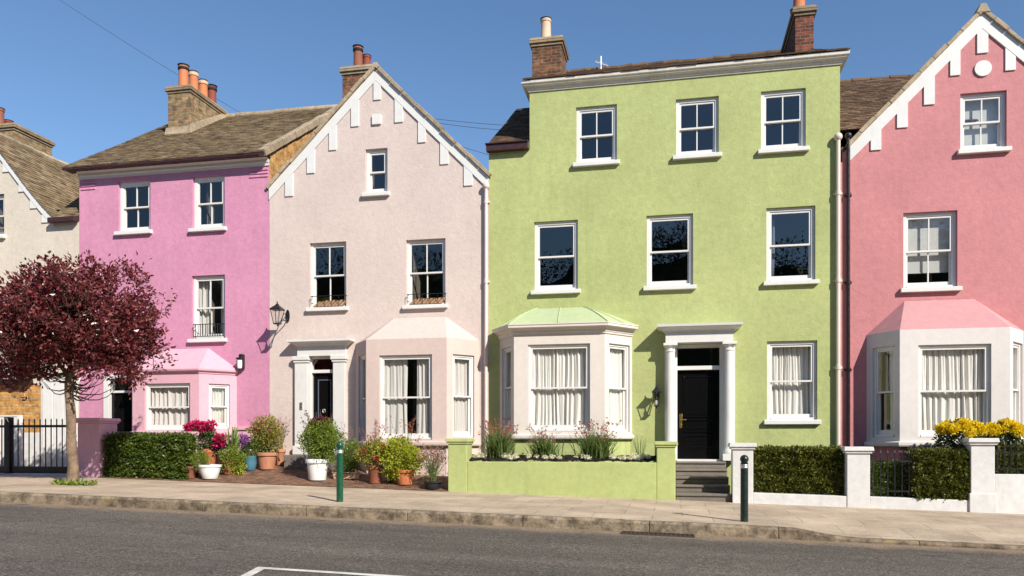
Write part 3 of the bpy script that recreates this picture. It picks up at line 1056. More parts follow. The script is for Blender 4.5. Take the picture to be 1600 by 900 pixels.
for X, d in ((X0 + .002, 0), (X1, 1)):
    sm.face([(X, FY, -.3), (X, FY + 9, -.3), (X, FY + 9, ze), (X, FY + 4.5, zr_ - .06), (X, FY, ze + .15)])
sm.face([(X0, FY + 9, -.3), (X1, FY + 9, -.3), (X1, FY + 9, ze), (X0, FY + 9, ze)])
sm.build('side_wall', M['brick_orange'], h)
for w_ in (W1, W2):
    window(h, FRONT, w_, 2, fw=.085)
window(h, FRONT, W3, 2, fw=.075)
# cornice and gutter
cn = MB()
cn.sweep([(X0 - .0, FY), (X1, FY)], [(-.01, zc), (.03, zc), (.035, zc + .05), (.06, zc + .08), (.07, zc + .14), (.13, zc + .19), (.14, zc + .25), (-.01, zc + .25)])
c_ = cn.build('cornice', M['white'], h)
gt = MB()
gt.sweep([(X0 - .22, FY), (X1 + .03, FY)], [(.0, zc + .252), (.3, zc + .252), (.36, ze - .07), (.37, ze + .005), (.33, ze + .005), (.29, ze - .05), (0, ze - .05)])
gt.build('gutter', M['maroon'], h)
for k in range(3):
    z = zc - .06 - .085 * k
    for a, b_ in ((X0 + .06, X0 + .5), (X1 - .55, X1 - .03)):
        q = MB(); q.box(a, b_, FY - .025, FY + .01, z - .05, z); q.build('corbel_band', M['pink'], h, bevel=.01)
# roof
base = MB()
Y0r, Yr = FY - .33, FY + 4.5
base.face([(X0 - .25, Y0r, ze - .03), (X1 + .02, Y0r, ze - .03), (X1 + .02, Yr, zr_ - .03), (X0 - .25, Yr, zr_ - .03)])
base.face([(X0 - .25, Yr, zr_ - .03), (X1 + .02, Yr, zr_ - .03), (X1 + .02, FY + 9.2, ze - .03), (X0 - .25, FY + 9.2, ze - .03)])
rb = base.build('roof', M['lead'], h)
tm = MB()
tiles(tm, (X0 - .26, Y0r - .04, ze - .02), (1, 0, 0), (0, math.cos(pitch), math.sin(pitch)), X1 - X0 + .26, (Yr - Y0r) / math.cos(pitch) + .04, .19, .115)
tm.build('roof_tiles', M['roof_brown'], rb)
rt = MB(); x = X0 - .25
while x < X1 - .02:
    x2 = min(x + R.uniform(.38, .5), X1); j = R.uniform(-.015, .015)
    rt.tube([(x, Yr, zr_ + j), (x2 - .008, Yr, zr_ + R.uniform(-.012, .012))], .1, 10)
    x = x2
rt.build('ridge_tiles', M['coping'], rb)
vc = MB(); L = (Yr - Y0r) / math.cos(pitch); a = -.02
while a < L:
    b_ = min(L, a + R.uniform(.35, .5)); p = Vector((0, Y0r + a * math.cos(pitch), ze + a * math.sin(pitch))); q = Vector((0, Y0r + (b_ - .008) * math.cos(pitch), ze + (b_ - .008) * math.sin(pitch)))
    n_ = Vector((0, -math.sin(pitch), math.cos(pitch))); j = R.uniform(-.01, .012)
    xa, xb = X1 - .12 + R.uniform(-.015, .015), X1 + .07 + R.uniform(-.012, .012)
    vs = []
    for e_ in (-.1, .07 + j):
        for X, c in ((xa, p), (xb, p), (xb, q), (xa, q)):
            r = c + n_ * e_; vs.append((X, r.y, r.z))
    vc.hexa(vs); a = b_
vc.build('verge_coping', M['coping'], rb, bevel=.01)
Yc = 20.9
xa, xb = at(262.5, 0, Yc)[0], at(297, 0, Yc)[0]
zroof = lambda y: ze + (y - Y0r) * math.tan(pitch)
ztc = az(280, 135, Yc)
pots = []
for i, (y, pm, tp) in enumerate(((21.12, 'pot_orange', 'dark'), (21.62, 'pot_orange', 'cream'), (22.12, 'pot_orange', 'cream'), (22.6, 'pot_red', 'dark'))):
    pots.append(((xa + xb) / 2, y, .145, .74 + (.02 if i % 2 else -.02), pm, tp))
chimney(h, xa, xb, Yc, 22.85, zroof(Yc) - .3, ztc, 'brick_tan', pots, skirt=(zroof(Yc), zroof(22.85)))
# front door in the white frame beside the bay
fr = FRONT; s0, s1, z0, z1 = DR
df = MB(); zt_ = fr.pix(188, 612)[1]
df.box(s0 - .06, s0 + .1, FY - .04, FY + .12, z0, z1 + .04); df.box(s1 - .09, s1, FY + .02, FY + .12, z0, z1)
df.box(s0 + .1, s1 - .09, FY + .02, FY + .12, zt_ - .03, zt_ + .03); df.box(s0 + .1, s1 - .09, FY - .03, FY + .12, z1 - .06, z1 + .04)
d_ = df.build('door_frame', M['white'], h, bevel=.006)
dl = MB(); dl.box(s0 + .1, s1 - .09, FY + .08, FY + .12, z0, zt_ - .03)
for q in range(2):
    a = s0 + .16 + q * (s1 - s0 - .31) / 2; dl.box(a, a + .22, FY + .07, FY + .085, z0 + .9, zt_ - .2); dl.box(a, a + .22, FY + .07, FY + .085, z0 + .12, z0 + .75)
dl.build('front_door', M['door_black'], h, bevel=.004)
fl = MB(); fl.box(s0 + .1, s1 - .09, FY + .085, FY + .09, zt_ + .03, z1 - .06); fl.build('fanlight', M['glass'], d_)
fb = MB(); cx, cz = (s0 + s1) / 2, zt_ + .03
for k in range(1, 6):
    w_ = math.pi * k / 6; fb.tube([(cx, FY + .075, cz), (cx + .26 * math.cos(w_), FY + .075, cz + .2 * math.sin(w_) + .04)], .008, 5)
fb.build('fanlight_bars', M['black'], d_)
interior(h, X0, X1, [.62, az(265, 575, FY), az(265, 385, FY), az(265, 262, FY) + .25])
# window guard, small lantern
q = MB(); a, b_, c, e = FRONT.rect(304, 350, 507, 527)
for zz in (c + .02, e):
    q.tube([(a, FY - .06, zz), (b_, FY - .06, zz)], .011, 6)
for i in range(13):
    x = a + (b_ - a) * i / 12; q.tube([(x, FY - .06, c + .02), (x, FY - .06, e)], .0075, 6)
for x in (a, b_):
    q.tube([(x, FY - .06, e), (x, FY + .06, e)], .01, 6); q.tube([(x, FY - .06, c + .02), (x, FY + .06, c + .02)], .01, 6)
tag(q.build('window_guard', M['black']), 'black iron guard rail across the foot of the orchid pink house first floor window', 'railing')

# ------------------------------------------------------------------ 2 blush gable house
X0, X1 = ax(421, FY), ax(763.6, FY)
XB0, XB1 = X0, X1
h = thing('terraced_house', 'blush pink house with a tall pointed gable and white hanging trim under the roof edge', 'house', ((X0 + X1) / 2, FY, .2), 'terraced houses along the street')
xm = ax(588, FY); za = az(588, 108, FY); zl = az(422, 295, FY); zr = az(762, 277, FY)
GW = FRONT.rect(571, 605.5, 232, 301); WL = FRONT.rect(484, 541, 378.5, 480); WR = FRONT.rect(634.5, 696, 373.5, 476)
DB = FRONT.rect(483.5, 525, 557, 716)
kl = (za - zl) / (xm - X0); kr = (za - zr) / (X1 - xm)
half = [(-kl, 1, zl - kl * X0), (kr, 1, zr + kr * X1)]
frs_b, hole, zsill_b, ztop_b = bay(h, 556, 572, 698, 749, 690, 529, 496, 617, 696, .7, 'pale_bay', 'pale_bay',
    [(0, (560, 570.5, 555, 690)), (1, (592.5, 675, 554.5, 687)), (2, (707.5, 741, 554.5, 684))], 'pale_bay', z0=.1, roof_over=.0, sillmat='pale_bay')
fm = MB()
panel(fm, FRONT, X0 + .004, X1, -.4, za, [GW, WL, WR, DB, hole], half, .2)
fm.build('front_wall', M['pale'], h)
house_body(h, X0 + .006, X1, 'pale', min(zl, zr)).build('side_wall', M['pale'], h)
gable_roof(h, X0, zl, xm, za, X1, zr, 8, 'roof_dark')
gable_trim(h, X0, zl, xm, za, X1, zr, .29, [(446, 458.5, 307), (480, 492, 271), (514.5, 526, 235), (549, 561, 198), (584, 595.5, 156.5), (617, 630, 191.5), (653.5, 665.5, 223), (688, 701, 257), (725, 738.5, 290.5)])
vs_ = MB()
stones(vs_, (X0 - .02, 0, zl - .02), (xm, 0, za), FY - .09, FY + .2, .085, .42)
stones(vs_, (X1 + .02, 0, zr - .02), (xm, 0, za), FY - .09, FY + .2, .085, .42)
vs_.hexa([(xm - .09, FY - .1, za + .0), (xm + .09, FY - .1, za), (xm + .09, FY + .2, za), (xm - .09, FY + .2, za),
          (xm - .05, FY - .1, za + .13), (xm + .05, FY - .1, za + .13), (xm + .05, FY + .2, za + .13), (xm - .05, FY + .2, za + .13)])
vs_.build('verge_coping', M['coping'], h, bevel=.01)
q = MB(); a, b_, c, e = FRONT.rect(582, 596, 180, 195); q.box(a, b_, FY - .05, FY + .01, c, e); q.build('wall_plaque', M['white'], h, bevel=.006)
window(h, FRONT, GW, 1, fw=.075); window(h, FRONT, WL, 2, fw=.06); window(h, FRONT, WR, 2, fw=.06)
interior(h, X0, X1, [.55, az(590, 540, FY), az(590, 350, FY), az(590, 215, FY)], top=(ax(545, FY), ax(632, FY)))
yc = FY + 1.3
xa, xb = at(535, 0, yc)[0], at(580, 0, yc)[0]
chimney(h, xa, xb, yc, yc + .8, zl + .8, az(556, 104, yc), 'brick_brown',
        [(at(559.5, 0, yc + .35)[0], yc + .35, .125, .70, 'terracotta_dark', 'dark'), (at(573, 0, yc + .5)[0], yc + .5, .115, .53, 'pot_red', 'plain')], cap='coping')
downpipe(h, ax(760.5, FY) - .0, FY - .075, .0, az(760, 292, FY), 'pipe_pale', .04, .085)
# front door with pilasters and a flat hood
s0, s1, z0, z1 = DB
ds = MB()
a0, a1, _, _ = FRONT.rect(463.5, 483, 565, 700); b0, b1, _, _ = FRONT.rect(523, 541, 565, 700)
zc1 = az(500, 556, FY - .1); zbase = az(472, 709, FY - .1)
for (p0, p1) in ((a0, a1), (b0, b1)):
    ds.box(p0, p1, FY - .11, FY + .02, zbase, zc1 - .16)
    ds.box(p0 - .04, p1 + .04, FY - .15, FY + .02, zbase - .02, zbase + .2)
    ds.box(p0 - .025, p1 + .025, FY - .135, FY + .02, zc1 - .16, zc1 - .1)
    ds.box(p0 - .05, p1 + .05, FY - .16, FY + .02, zc1 - .1, zc1 - .0)
sd = ds.build('door_surround', M['surround'], h, bevel=.008)
cp = MB(); e0, e1 = ax(465, FY - .1), ax(540, FY - .1)
cp.box(e0, e1, FY - .12, FY + .02, zc1, zc1 + .24)
zt0 = zc1 + .24
cp.sweep([(e0 - .0, FY + .02), (e0 - .0, FY - .12), (e1 + .0, FY - .12), (e1, FY + .02)], [(-.01, zt0), (.03, zt0), (.09, zt0 + .06), (.17, zt0 + .09), (.2, zt0 + .1), (.2, zt0 + .15), (-.01, zt0 + .18)])
cp.build('door_hood', M['surround'], sd)
ztr = FRONT.pix(505, 580)[1]
df = MB()
df.box(s0, s0 + .05, FY + .02, FY + .16, z0, z1); df.box(s1 - .05, s1, FY + .02, FY + .16, z0, z1)
df.box(s0 + .05, s1 - .05, FY + .02, FY + .16, z1 - .05, z1); df.box(s0 + .05, s1 - .05, FY + .03, FY + .16, ztr - .04, ztr + .04)
d_ = df.build('door_frame', M['white'], h, bevel=.005)
fl = MB(); fl.face([(s0 + .05, FY + .1, ztr + .04), (s1 - .05, FY + .1, ztr + .04), (s1 - .05, FY + .1, z1 - .05), (s0 + .05, FY + .1, z1 - .05)]); fl.build('fanlight', M['glass'], d_)
dl = MB(); A, B = s0 + .05, s1 - .05; dl.box(A, B, FY + .11, FY + .15, z0, ztr - .04)
do = dl.build('front_door', M['door_black'], h, bevel=.004)
dm = MB(); wA, wB, zA, zB = A + .13, B - .12, z0 + .22, ztr - .2
for bx in ((wA, wA + .025, zA, zB), (wB - .025, wB, zA, zB), (wA + .025, wB - .025, zB - .025, zB), (wA + .025, wB - .025, zA, zA + .025)):
    dm.box(bx[0], bx[1], FY + .095, FY + .112, bx[2], bx[3])
dm.build('panel_moulding', paint('slate_moulding', (.10, .12, .17), .3), do, bevel=.004)
kn = MB(); kc = ((A + B) / 2, FY + .1, (zA + zB) / 2 + .12)
kn.lathe((kc[0], kc[1] - .01, kc[2]), [(.01, -.02), (.035, -.015), (.035, .015), (.01, .02)], 10)
kn.tube([(kc[0] - .035, kc[1] - .02, kc[2]), (kc[0] - .03, kc[1] - .02, kc[2] - .06), (kc[0], kc[1] - .025, kc[2] - .08), (kc[0] + .03, kc[1] - .02, kc[2] - .06), (kc[0] + .035, kc[1] - .02, kc[2])], .009, 6)
kn.build('door_knocker', M['silver'], do)
ic = MB(); xi, zi = at(471, 634, FY - .11); ic.box(xi - .035, xi + .035, FY - .135, FY - .108, zi - .09, zi + .09)
io = ic.build('door_intercom', M['silver'], h, bevel=.004)
ib = MB()
for k in range(3):
    ib.box(xi - .015, xi + .015, FY - .14, FY - .134, zi - .06 + k * .045, zi - .035 + k * .045)
ib.build('call_button', M['black'], io)
st = MB(); xa, xb = ax(444, FY - .4), ax(545, FY - .4); zs_ = az(470, 711, FY - .4)
st.box(xa, xb, FY - .42, FY + .1, zs_ - .5, zs_); st.build('door_step', M['step'], h, bevel=.015)

# ------------------------------------------------------------------ 3 lime green house
X0, X1 = ax(763.6, FY), ax(1312.5, FY); XS = ax(827.5, FY)
XG0, XG1 = X0, X1
h = thing('terraced_house', 'lime green three storey house with a white cornice and black panelled door up steps', 'house', ((X0 + X1) / 2, FY, 0), 'terraced houses along the street')
WINS = [(900, 964, 165, 253, 2), (1056, 1123, 152.5, 241.5, 2), (1189, 1259, 140, 232, 2),
        (834.5, 903, 345, 453, 1), (1010, 1083, 335, 446.5, 1), (1197.5, 1274, 323, 438.5, 1), (1198.5, 1277, 532.5, 656, 1)]
HOLES = [FRONT.rect(*w_[:4]) for w_ in WINS]
DG = FRONT.rect(1052, 1131, 538, 722)
prof = [(-.02, -.05), (.025, -.05), (.03, -.02), (.05, .0), (.05, .035), (.09, .07), (.10, .085), (.17, .1), (.185, .105), (.185, .15), (.2, .16), (.2, .185), (-.02, .19)]
frs_g, hole, zsill_g, ztop_g = bay(h, 781, 803, 945, 987.5, 679, 519, 481, 840, 912, .7, 'stone_white', 'green_lead',
    [(0, (784, 798.5, 543, 668)), (1, (825, 922, 537.5, 674)), (2, (951.5, 984, 538, 675))], 'green', ('stone_white', .19, prof), z0=-.3, roof_over=.16, curve=.25, sillmat='stone_white', ridges=1)
zsh = az(795, 236, FY); zg = az(1075, 122.5, FY)
fm = MB()
panel(fm, FRONT, X0 + .004, XS, -.5, zsh, [tuple(q) for q in [hole] if False] + [], reveal=.2)
fm2 = []
panel(fm, FRONT, XS, X1, -.5, zg + .1, [q for q in HOLES] + [DG] + [(XS + .05, hole[1], hole[2], hole[3], .3)], reveal=.2)
fm.build('front_wall', M['green'], h)
sm = MB()
for X in (X0 + .006, ):
    sm.face([(X, FY, -.5), (X, FY + 9, -.5), (X, FY + 9, zsh), (X, FY + 3.6, zsh + 2.3), (X, FY, zsh)])
for X in (XS, X1):
    sm.face([(X, FY, zsh if X == XS else -.5), (X, FY + 9, zsh if X == XS else -.5), (X, FY + 9, zg), (X, FY, zg)])
sm.face([(X0, FY + 9, -.5), (X1, FY + 9, -.5), (X1, FY + 9, zg), (X0, FY + 9, zg)])
sm.build('side_wall', M['green'], h)
for w_, q in zip(WINS, HOLES):
    window(h, FRONT, q, w_[4], fw=.075, sb=.06)
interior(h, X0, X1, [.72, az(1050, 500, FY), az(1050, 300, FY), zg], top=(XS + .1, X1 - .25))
# cornice
zb_ = zg
cn = MB()
pr = [(-.02, zb_), (.03, zb_), (.035, zb_ + .035), (.06, zb_ + .05), (.065, zb_ + .08), (.09, zb_ + .09), (.13, zb_ + .11), (.14, zb_ + .135), (.165, zb_ + .15), (.17, zb_ + .16), (.17, zb_ + .225), (-.02, zb_ + .225)]
cn.sweep([(XS, FY + 2), (XS, FY), (X1, FY), (X1, FY + 2)], pr)
cn.build('cornice', M['cornice_cream'], h)
zt_ = zb_ + .225
rb = MB(); pt = math.radians(25.7)
rb.face([(XS - .12, FY - .19, zt_), (X1 + .15, FY - .19, zt_), (X1 + .25, FY + 4.2, zt_ + 4.39 * math.tan(pt)), (XS - .25, FY + 4.2, zt_ + 4.39 * math.tan(pt))])
rb.face([(XS - .25, FY + 9, zt_), (X1 + .25, FY + 9, zt_), (X1 + .25, FY + 4.2, zt_ + 4.39 * math.tan(pt)), (XS - .25, FY + 4.2, zt_ + 4.39 * math.tan(pt))])
for X in (XS - .1, X1 + .12):
    rb.face([(X, FY - .18, zt_), (X, FY + 9, zt_), (X, FY + 4.2, zt_ + 4.39 * math.tan(pt))])
ro = rb.build('roof', M['lead'], h)
t = MB(); tiles(t, (XS - .13, FY - .2, zt_ + .006), (1, 0, 0), (0, math.cos(pt), math.sin(pt)), X1 - XS + .3, 4.4 / math.cos(pt), .21, .13, .02)
t.build('roof_tiles', M['roof_dark'], ro)
rt = MB(); x = XS - .1
while x < X1 + .1:
    x2 = min(x + R.uniform(.4, .5), X1 + .1)
    rt.tube([(x, FY + 4.2, zt_ + 4.39 * math.tan(pt) + R.uniform(-.02, .03)), (x2 - .01, FY + 4.2, zt_ + 4.39 * math.tan(pt) + R.uniform(-.02, .03))], .1, 8); x = x2
rt.build('ridge_tiles', M['roof_dark'], ro)
# lower shoulder roof with its maroon gutter
ps = math.radians(33)
sb_ = MB(); sb_.face([(X0 - .02, FY - .1, zsh + .1), (XS - .004, FY - .1, zsh + .1), (XS - .004, FY + 3.6, zsh + .1 + 3.7 * math.tan(ps)), (X0 - .02, FY + 3.6, zsh + .1 + 3.7 * math.tan(ps))])
sb_.face([(X0 - .02, FY + 7.3, zsh + .1), (XS - .004, FY + 7.3, zsh + .1), (XS - .004, FY + 3.6, zsh + .1 + 3.7 * math.tan(ps)), (X0 - .02, FY + 3.6, zsh + .1 + 3.7 * math.tan(ps))])
so_ = sb_.build('shoulder_roof', M['lead'], h)
t = MB(); tiles(t, (X0 - .03, FY - .12, zsh + .11), (1, 0, 0), (0, math.cos(ps), math.sin(ps)), XS - X0 + .02, 3.7 / math.cos(ps), .19, .115)
t.build('roof_tiles', M['roof_dark'], so_)
gt = MB(); gt.box(X0 - .03, XS - .003, FY - .16, FY - .002, zsh - .02, zsh + .13); gt.box(X0 - .05, XS - .003, FY - .2, FY - .002, zsh + .131, zsh + .16); gt.build('gutter', M['maroon'], h, bevel=.01)
yc = FY + 1.4
xa, xb = at(831.5, 0, yc)[0], at(877, 0, yc)[0]
xp = at(853.5, 0, yc + .35)[0]
chimney(h, xa, xb, yc, yc + .95, zt_ - .1, az(855, 59, yc), 'brick_brown',
        [(xp, yc + .3, .135, .66, 'pot_cream', 'plain'), (xp + .17, yc + .72, .08, .28, 'pot_orange', 'plain')])
yc = FY + 1.0
xa, xb = at(1242.5, 0, yc)[0], at(1271.5, 0, yc)[0]
chimney(h, xa, xb, yc, yc + 3.0, zt_ - .1, az(1256, 11, yc), 'brick_red',
        [(at(1249, 0, yc + .3)[0], yc + .35, .14, .6, 'pot_orange', 'plain'), ((xa + xb) / 2, yc + 1.2, .14, .6, 'pot_orange', 'plain')])
dp = downpipe(h, ax(1308.5, FY), FY - .08, -.3, az(1309, 216, FY), 'pipe_cream', .047, .09)
# doorway with columns
s0, s1, z0, z1 = DG
ztop_d = az(1092, 535, FY - .25)
ds = MB()
for uc in (1047.5, 1139.5):
    xc = ax(uc, FY - .17); r = .115; zb2 = az(1092, 716, FY - .17); zt2 = ztop_d
    ds.lathe((xc, FY - .17, 0), [(r * 1.28, zb2 + .1), (r * 1.28, zb2 + .16), (r * 1.12, zb2 + .2), (r, zb2 + .24), (r * .99, zb2 + .9), (r * .86, zt2 - .2), (r * .98, zt2 - .19), (r * .98, zt2 - .165), (r * .86, zt2 - .15), (r * .9, zt2 - .11), (r * 1.25, zt2 - .075), (r * 1.25, zt2 - .06)], 24)
    ds.box(xc - .15, xc + .15, FY - .32, FY - .02, zb2 - .05, zb2 + .1)
    ds.box(xc - .155, xc + .155, FY - .325, FY - .015, zt2 - .06, zt2)
    ds.box(xc - .13, xc + .1 if uc < 1100 else xc + .13, FY - .05, FY + .02, zb2 - .05, zt2 - .07)
sd = ds.build('door_column', M['white'], h, bevel=.006)
ca = ax(1040, FY - .3); cb_ = ax(1146, FY - .3)
cp = MB(); cp.box(ca, cb_, FY - .31, FY + .02, ztop_d + .002, ztop_d + .22)
zq = ztop_d + .222
cp.sweep([(ca, FY + .02), (ca, FY - .31), (cb_, FY - .31), (cb_, FY + .02)], [(-.05, zq), (.02, zq), (.03, zq + .04), (.08, zq + .07), (.16, zq + .1), (.18, zq + .12), (.19, zq + .17), (-.05, zq + .19)])
# flat top of the hood
cp.box(ca + .02, cb_ - .02, FY - .29, FY + .02, zq + .0, zq + .185)
cp.build('door_hood', M['white'], sd)
ztr = FRONT.pix(1092, 574.5)[1]
df = MB()
df.box(s0, s0 + .09, FY - .01, FY + .18, z0, z1); df.box(s1 - .09, s1, FY - .01, FY + .18, z0, z1)
df.box(s0 + .09, s1 - .09, FY - .0, FY + .18, z1 - .07, z1); df.box(s0 + .09, s1 - .09, FY + .03, FY + .18, ztr - .045, ztr + .045)
d_ = df.build('door_frame', M['white'], h, bevel=.006)
fl = MB(); A, B = s0 + .09, s1 - .09
fl.face([(A, FY + .11, ztr + .045), (B, FY + .11, ztr + .045), (B, FY + .113, z1 - .07), (A, FY + .113, z1 - .07)]); fl.build('fanlight', M['glass'], d_)
zb0 = az(1092, 717, FY + .1)
dl = MB(); dl.box(A, B, FY + .12, FY + .165, zb0, ztr - .045)
do = dl.build('front_door', M['door_black'], h, bevel=.004)
H = ztr - .045 - zb0; W = B - A
dm = MB()
for (f0, f1, g0, g1) in ((.15, .85, .47, .93), (.15, .85, .305, .44), (.15, .85, .13, .265)):
    a, b_, c, e = A + W * f0, A + W * f1, zb0 + H * g0, zb0 + H * g1; t_ = .022
    dm.box(a, a + t_, FY + .1, FY + .122, c, e); dm.box(b_ - t_, b_, FY + .1, FY + .122, c, e)
    dm.box(a + t_, b_ - t_, FY + .1, FY + .122, c, c + t_); dm.box(a + t_, b_ - t_, FY + .1, FY + .122, e - t_, e)
    dm.box(a + .06, b_ - .06, FY + .108, FY + .122, c + .06, e - .06)
dm.build('panel_moulding', M['door_black'], do, bevel=.006)
hm = MB(); xh, zh = at(1064, 657, FY + .11); hm.box(xh - .03, xh + .03, FY + .105, FY + .122, zh - .17, zh + .15)
hm.tube([(xh, FY + .11, zh + .02), (xh, FY + .06, zh + .02), (xh + .02, FY + .05, zh + .02), (xh + .12, FY + .055, zh + .015)], .012, 8)
hm.tube([(xh, FY + .1, zh - .1), (xh, FY + .08, zh - .1)], .018, 8)
hm.build('door_handle', M['brass'], do, bevel=.004)
th = MB(); th.box(s0 - .02, s1 + .02, FY - .2, FY + .12, zb0 - .07, zb0 - .005); th.build('threshold', M['white'], h, bevel=.006)

# ------------------------------------------------------------------ 4 coral gable house
X0 = ax(1316, FY) + .0; xm = ax(1534, FY); za = az(1534, 21, FY)
XC0 = ax(1328, FY)
kl = (za - az(1330, 226, FY)) / (xm - ax(1330, FY))
zl = za - kl * (xm - XC0); X1 = 2 * xm - XC0
h = thing('terraced_house', 'coral pink gabled house with an off white bay and a round white gable medallion', 'house', (xm, FY, -.1), 'terraced houses along the street')
GW = FRONT.rect(1500.5, 1573, 143.5, 232.5); W1 = FRONT.rect(1411.5, 1496, 330.5, 449)
half = [(-kl, 1, zl - kl * XC0), (kl, 1, zl + kl * X1)]
frs_c, hole, zsill_c, ztop_c = bay(h, 1354, 1406, 1578.5, 1624, 690, 513, 469, 1413, 1522, .7, 'coral_bay', 'coral_roof',
    [(0, (1363, 1398, 542, 683)), (1, (1435, 1549, 538, 683)), (2, (1583, 1612, 537, 682))], 'coral', z0=-.5, roof_over=.0, sillmat='coral_bay', XR=7.22)
fm = MB(); panel(fm, FRONT, X0 + .004, X1, -.6, za, [GW, W1, hole], half, .2); fm.build('front_wall', M['coral'], h)
house_body(h, X0 + .01, X1, 'coral', zl - .02).build('side_wall', M['coral'], h)
gable_roof(h, XC0, zl, xm, za, X1, zl, 8, 'roof_dark')
xr = 2 * 1534
gable_trim(h, XC0, zl, xm, za, X1, zl, .33, [(1360, 1376.5, 235), (1401, 1418, 200), (1443, 1460, 164), (1484, 1500, 118.5), (1526, 1543.5, 83.5), (1570, 1586.5, 110.5), (1611, 1629, 150)])
vs_ = MB()
stones(vs_, (XC0 - .03, 0, zl - .03), (xm, 0, za), FY - .09, FY + .2, .085, .42)
stones(vs_, (X1 + .03, 0, zl - .03), (xm, 0, za), FY - .09, FY + .2, .085, .42)
vs_.hexa([(xm - .14, FY - .1, za - .02), (xm + .14, FY - .1, za - .02), (xm + .14, FY + .2, za - .02), (xm - .14, FY + .2, za - .02),
          (xm - .05, FY - .1, za + .17), (xm + .05, FY - .1, za + .17), (xm + .05, FY + .2, za + .17), (xm - .05, FY + .2, za + .17)])
vs_.build('verge_coping', M['coping'], h, bevel=.012)
q = MB(); xq, zq = at(1535.5, 107.5, FY); n = 28
q.prism(FRONT, [(xq + .165 * math.cos(2 * math.pi * k / n), zq + .165 * math.sin(2 * math.pi * k / n)) for k in range(n)], -.035, .01); q.build('gable_medallion', M['white'], h)
window(h, FRONT, GW, 2, fw=.075, sb=.07); window(h, FRONT, W1, 2, fw=.075, sb=.07)
interior(h, X0, X1, [.45, az(1450, 500, FY), az(1450, 290, FY), az(1450, 128, FY)], depth=3.6, top=(ax(1470, FY), ax(1598, FY)))
# roof of the cross wing
pc = math.radians(38); zq = az(1316, 205, FY + .2); YR = FY + .2
Lr = 0
for _ in range(60):
    zt2 = zq + Lr * math.tan(pc)
    if az(1316, 131, YR + Lr) <= zt2:
        break
    Lr += .05
cb2 = MB(); x0_, x1_ = XG1 + .01, xm
cb2.face([(x0_, YR, zq), (x1_, YR, zq), (x1_, YR + Lr, zq + Lr * math.tan(pc)), (x0_, YR + Lr, zq + Lr * math.tan(pc))])
cb2.face([(x0_, YR + 2 * Lr, zq), (x1_, YR + 2 * Lr, zq), (x1_, YR + Lr, zq + Lr * math.tan(pc)), (x0_, YR + Lr, zq + Lr * math.tan(pc))])
wo = cb2.build('wing_roof', M['lead'], h)
t = MB(); tiles(t, (x0_, YR - .02, zq + .012), (1, 0, 0), (0, math.cos(pc), math.sin(pc)), x1_ - x0_, Lr / math.cos(pc), .19, .11)
t.build('roof_tiles', M['roof_dark'], wo)
rt = MB(); x = x0_
while x < x1_:
    rt.tube([(x, YR + Lr, zq + Lr * math.tan(pc) + R.uniform(-.02, .02)), (x + .43, YR + Lr, zq + Lr * math.tan(pc) + R.uniform(-.02, .02))], .09, 8); x += .45
rt.build('ridge_tiles', M['roof_dark'], wo)
downpipe(h, ax(1324.5, FY), FY - .07, -.35, az(1324, 214, FY), 'darkbrown', .038, .075)
q = MB(); a = ax(1315, FY); q.box(XG1 + .004, XC0, FY - .015, FY + .02, -.5, zl - .35); q.build('party_wall_strip', M['coral'], h)
q = MB(); q.box(XG1 + .006, XC0 + 1.2, FY + .1, FY + .19, zl - .8, zl + .02); q.build('valley_upstand', M['lead'], h)

# ------------------------------------------------------------------ 5 cream house at the end
X1 = XPK0 - .004; xm = ax(-27, FY); za = az(-27, 203, FY)
h = thing('terraced_house', 'cream rendered house with a sweeping brown tiled roof beyond the plum tree', 'house', (xm, FY, .4), 'terraced houses along the street')
prof_px = [(-27, 203), (0, 236), (24, 268), (48, 300), (68, 324), (85, 341.5)]
prof_w = [at(u, v, FY) for u, v in prof_px]
prof_w.append((X1, prof_w[-1][1] - .12))
X0 = 2 * xm - X1
fm = MB()
CW = FRONT.rect(-52, 6.5, 305, 369)
zlow = prof_w[-1][1]
zmid = zlow - .02
panel(fm, FRONT, X0, X1, -.3, zmid, [CW] if CW[3] < zmid else [(CW[0], CW[1], CW[2], zmid)], reveal=.2)
pl = [(X0, zmid)]
right = [p for p in prof_w]
left = [(2 * xm - p[0], p[1]) for p in reversed(prof_w)]
top = left[:-1] + right
# fill between the eaves line and the curved gable, split round the window
xs_ = sorted(set([p[0] for p in top] + [CW[0], CW[1]]))
def ztop_at(x):
    for i in range(len(top) - 1):
        if top[i][0] - 1e-6 <= x <= top[i + 1][0] + 1e-6:
            t_ = (x - top[i][0]) / max(1e-6, top[i + 1][0] - top[i][0]); return top[i][1] + (top[i + 1][1] - top[i][1]) * t_
    return zmid
for i in range(len(xs_) - 1):
    a, b_ = xs_[i], xs_[i + 1]; lo = CW[3] if (CW[0] <= a and b_ <= CW[1] and CW[3] > zmid) else zmid
    fm.face([(a, FY, lo), (b_, FY, lo), (b_, FY, max(lo, ztop_at(b_))), (a, FY, max(lo, ztop_at(a)))])
fm.build('front_wall', M['cream'], h)
house_body(h, X0, X1 - .004, 'cream', zlow).build('side_wall', M['cream'], h)
window(h, FRONT, CW, 2, fw=.07)
interior(h, X0, X1, [.7, az(20, 560, FY), az(-20, 290, FY)], top=(X0 + 1.6, ax(30, FY)))
rb = MB(); t = MB()
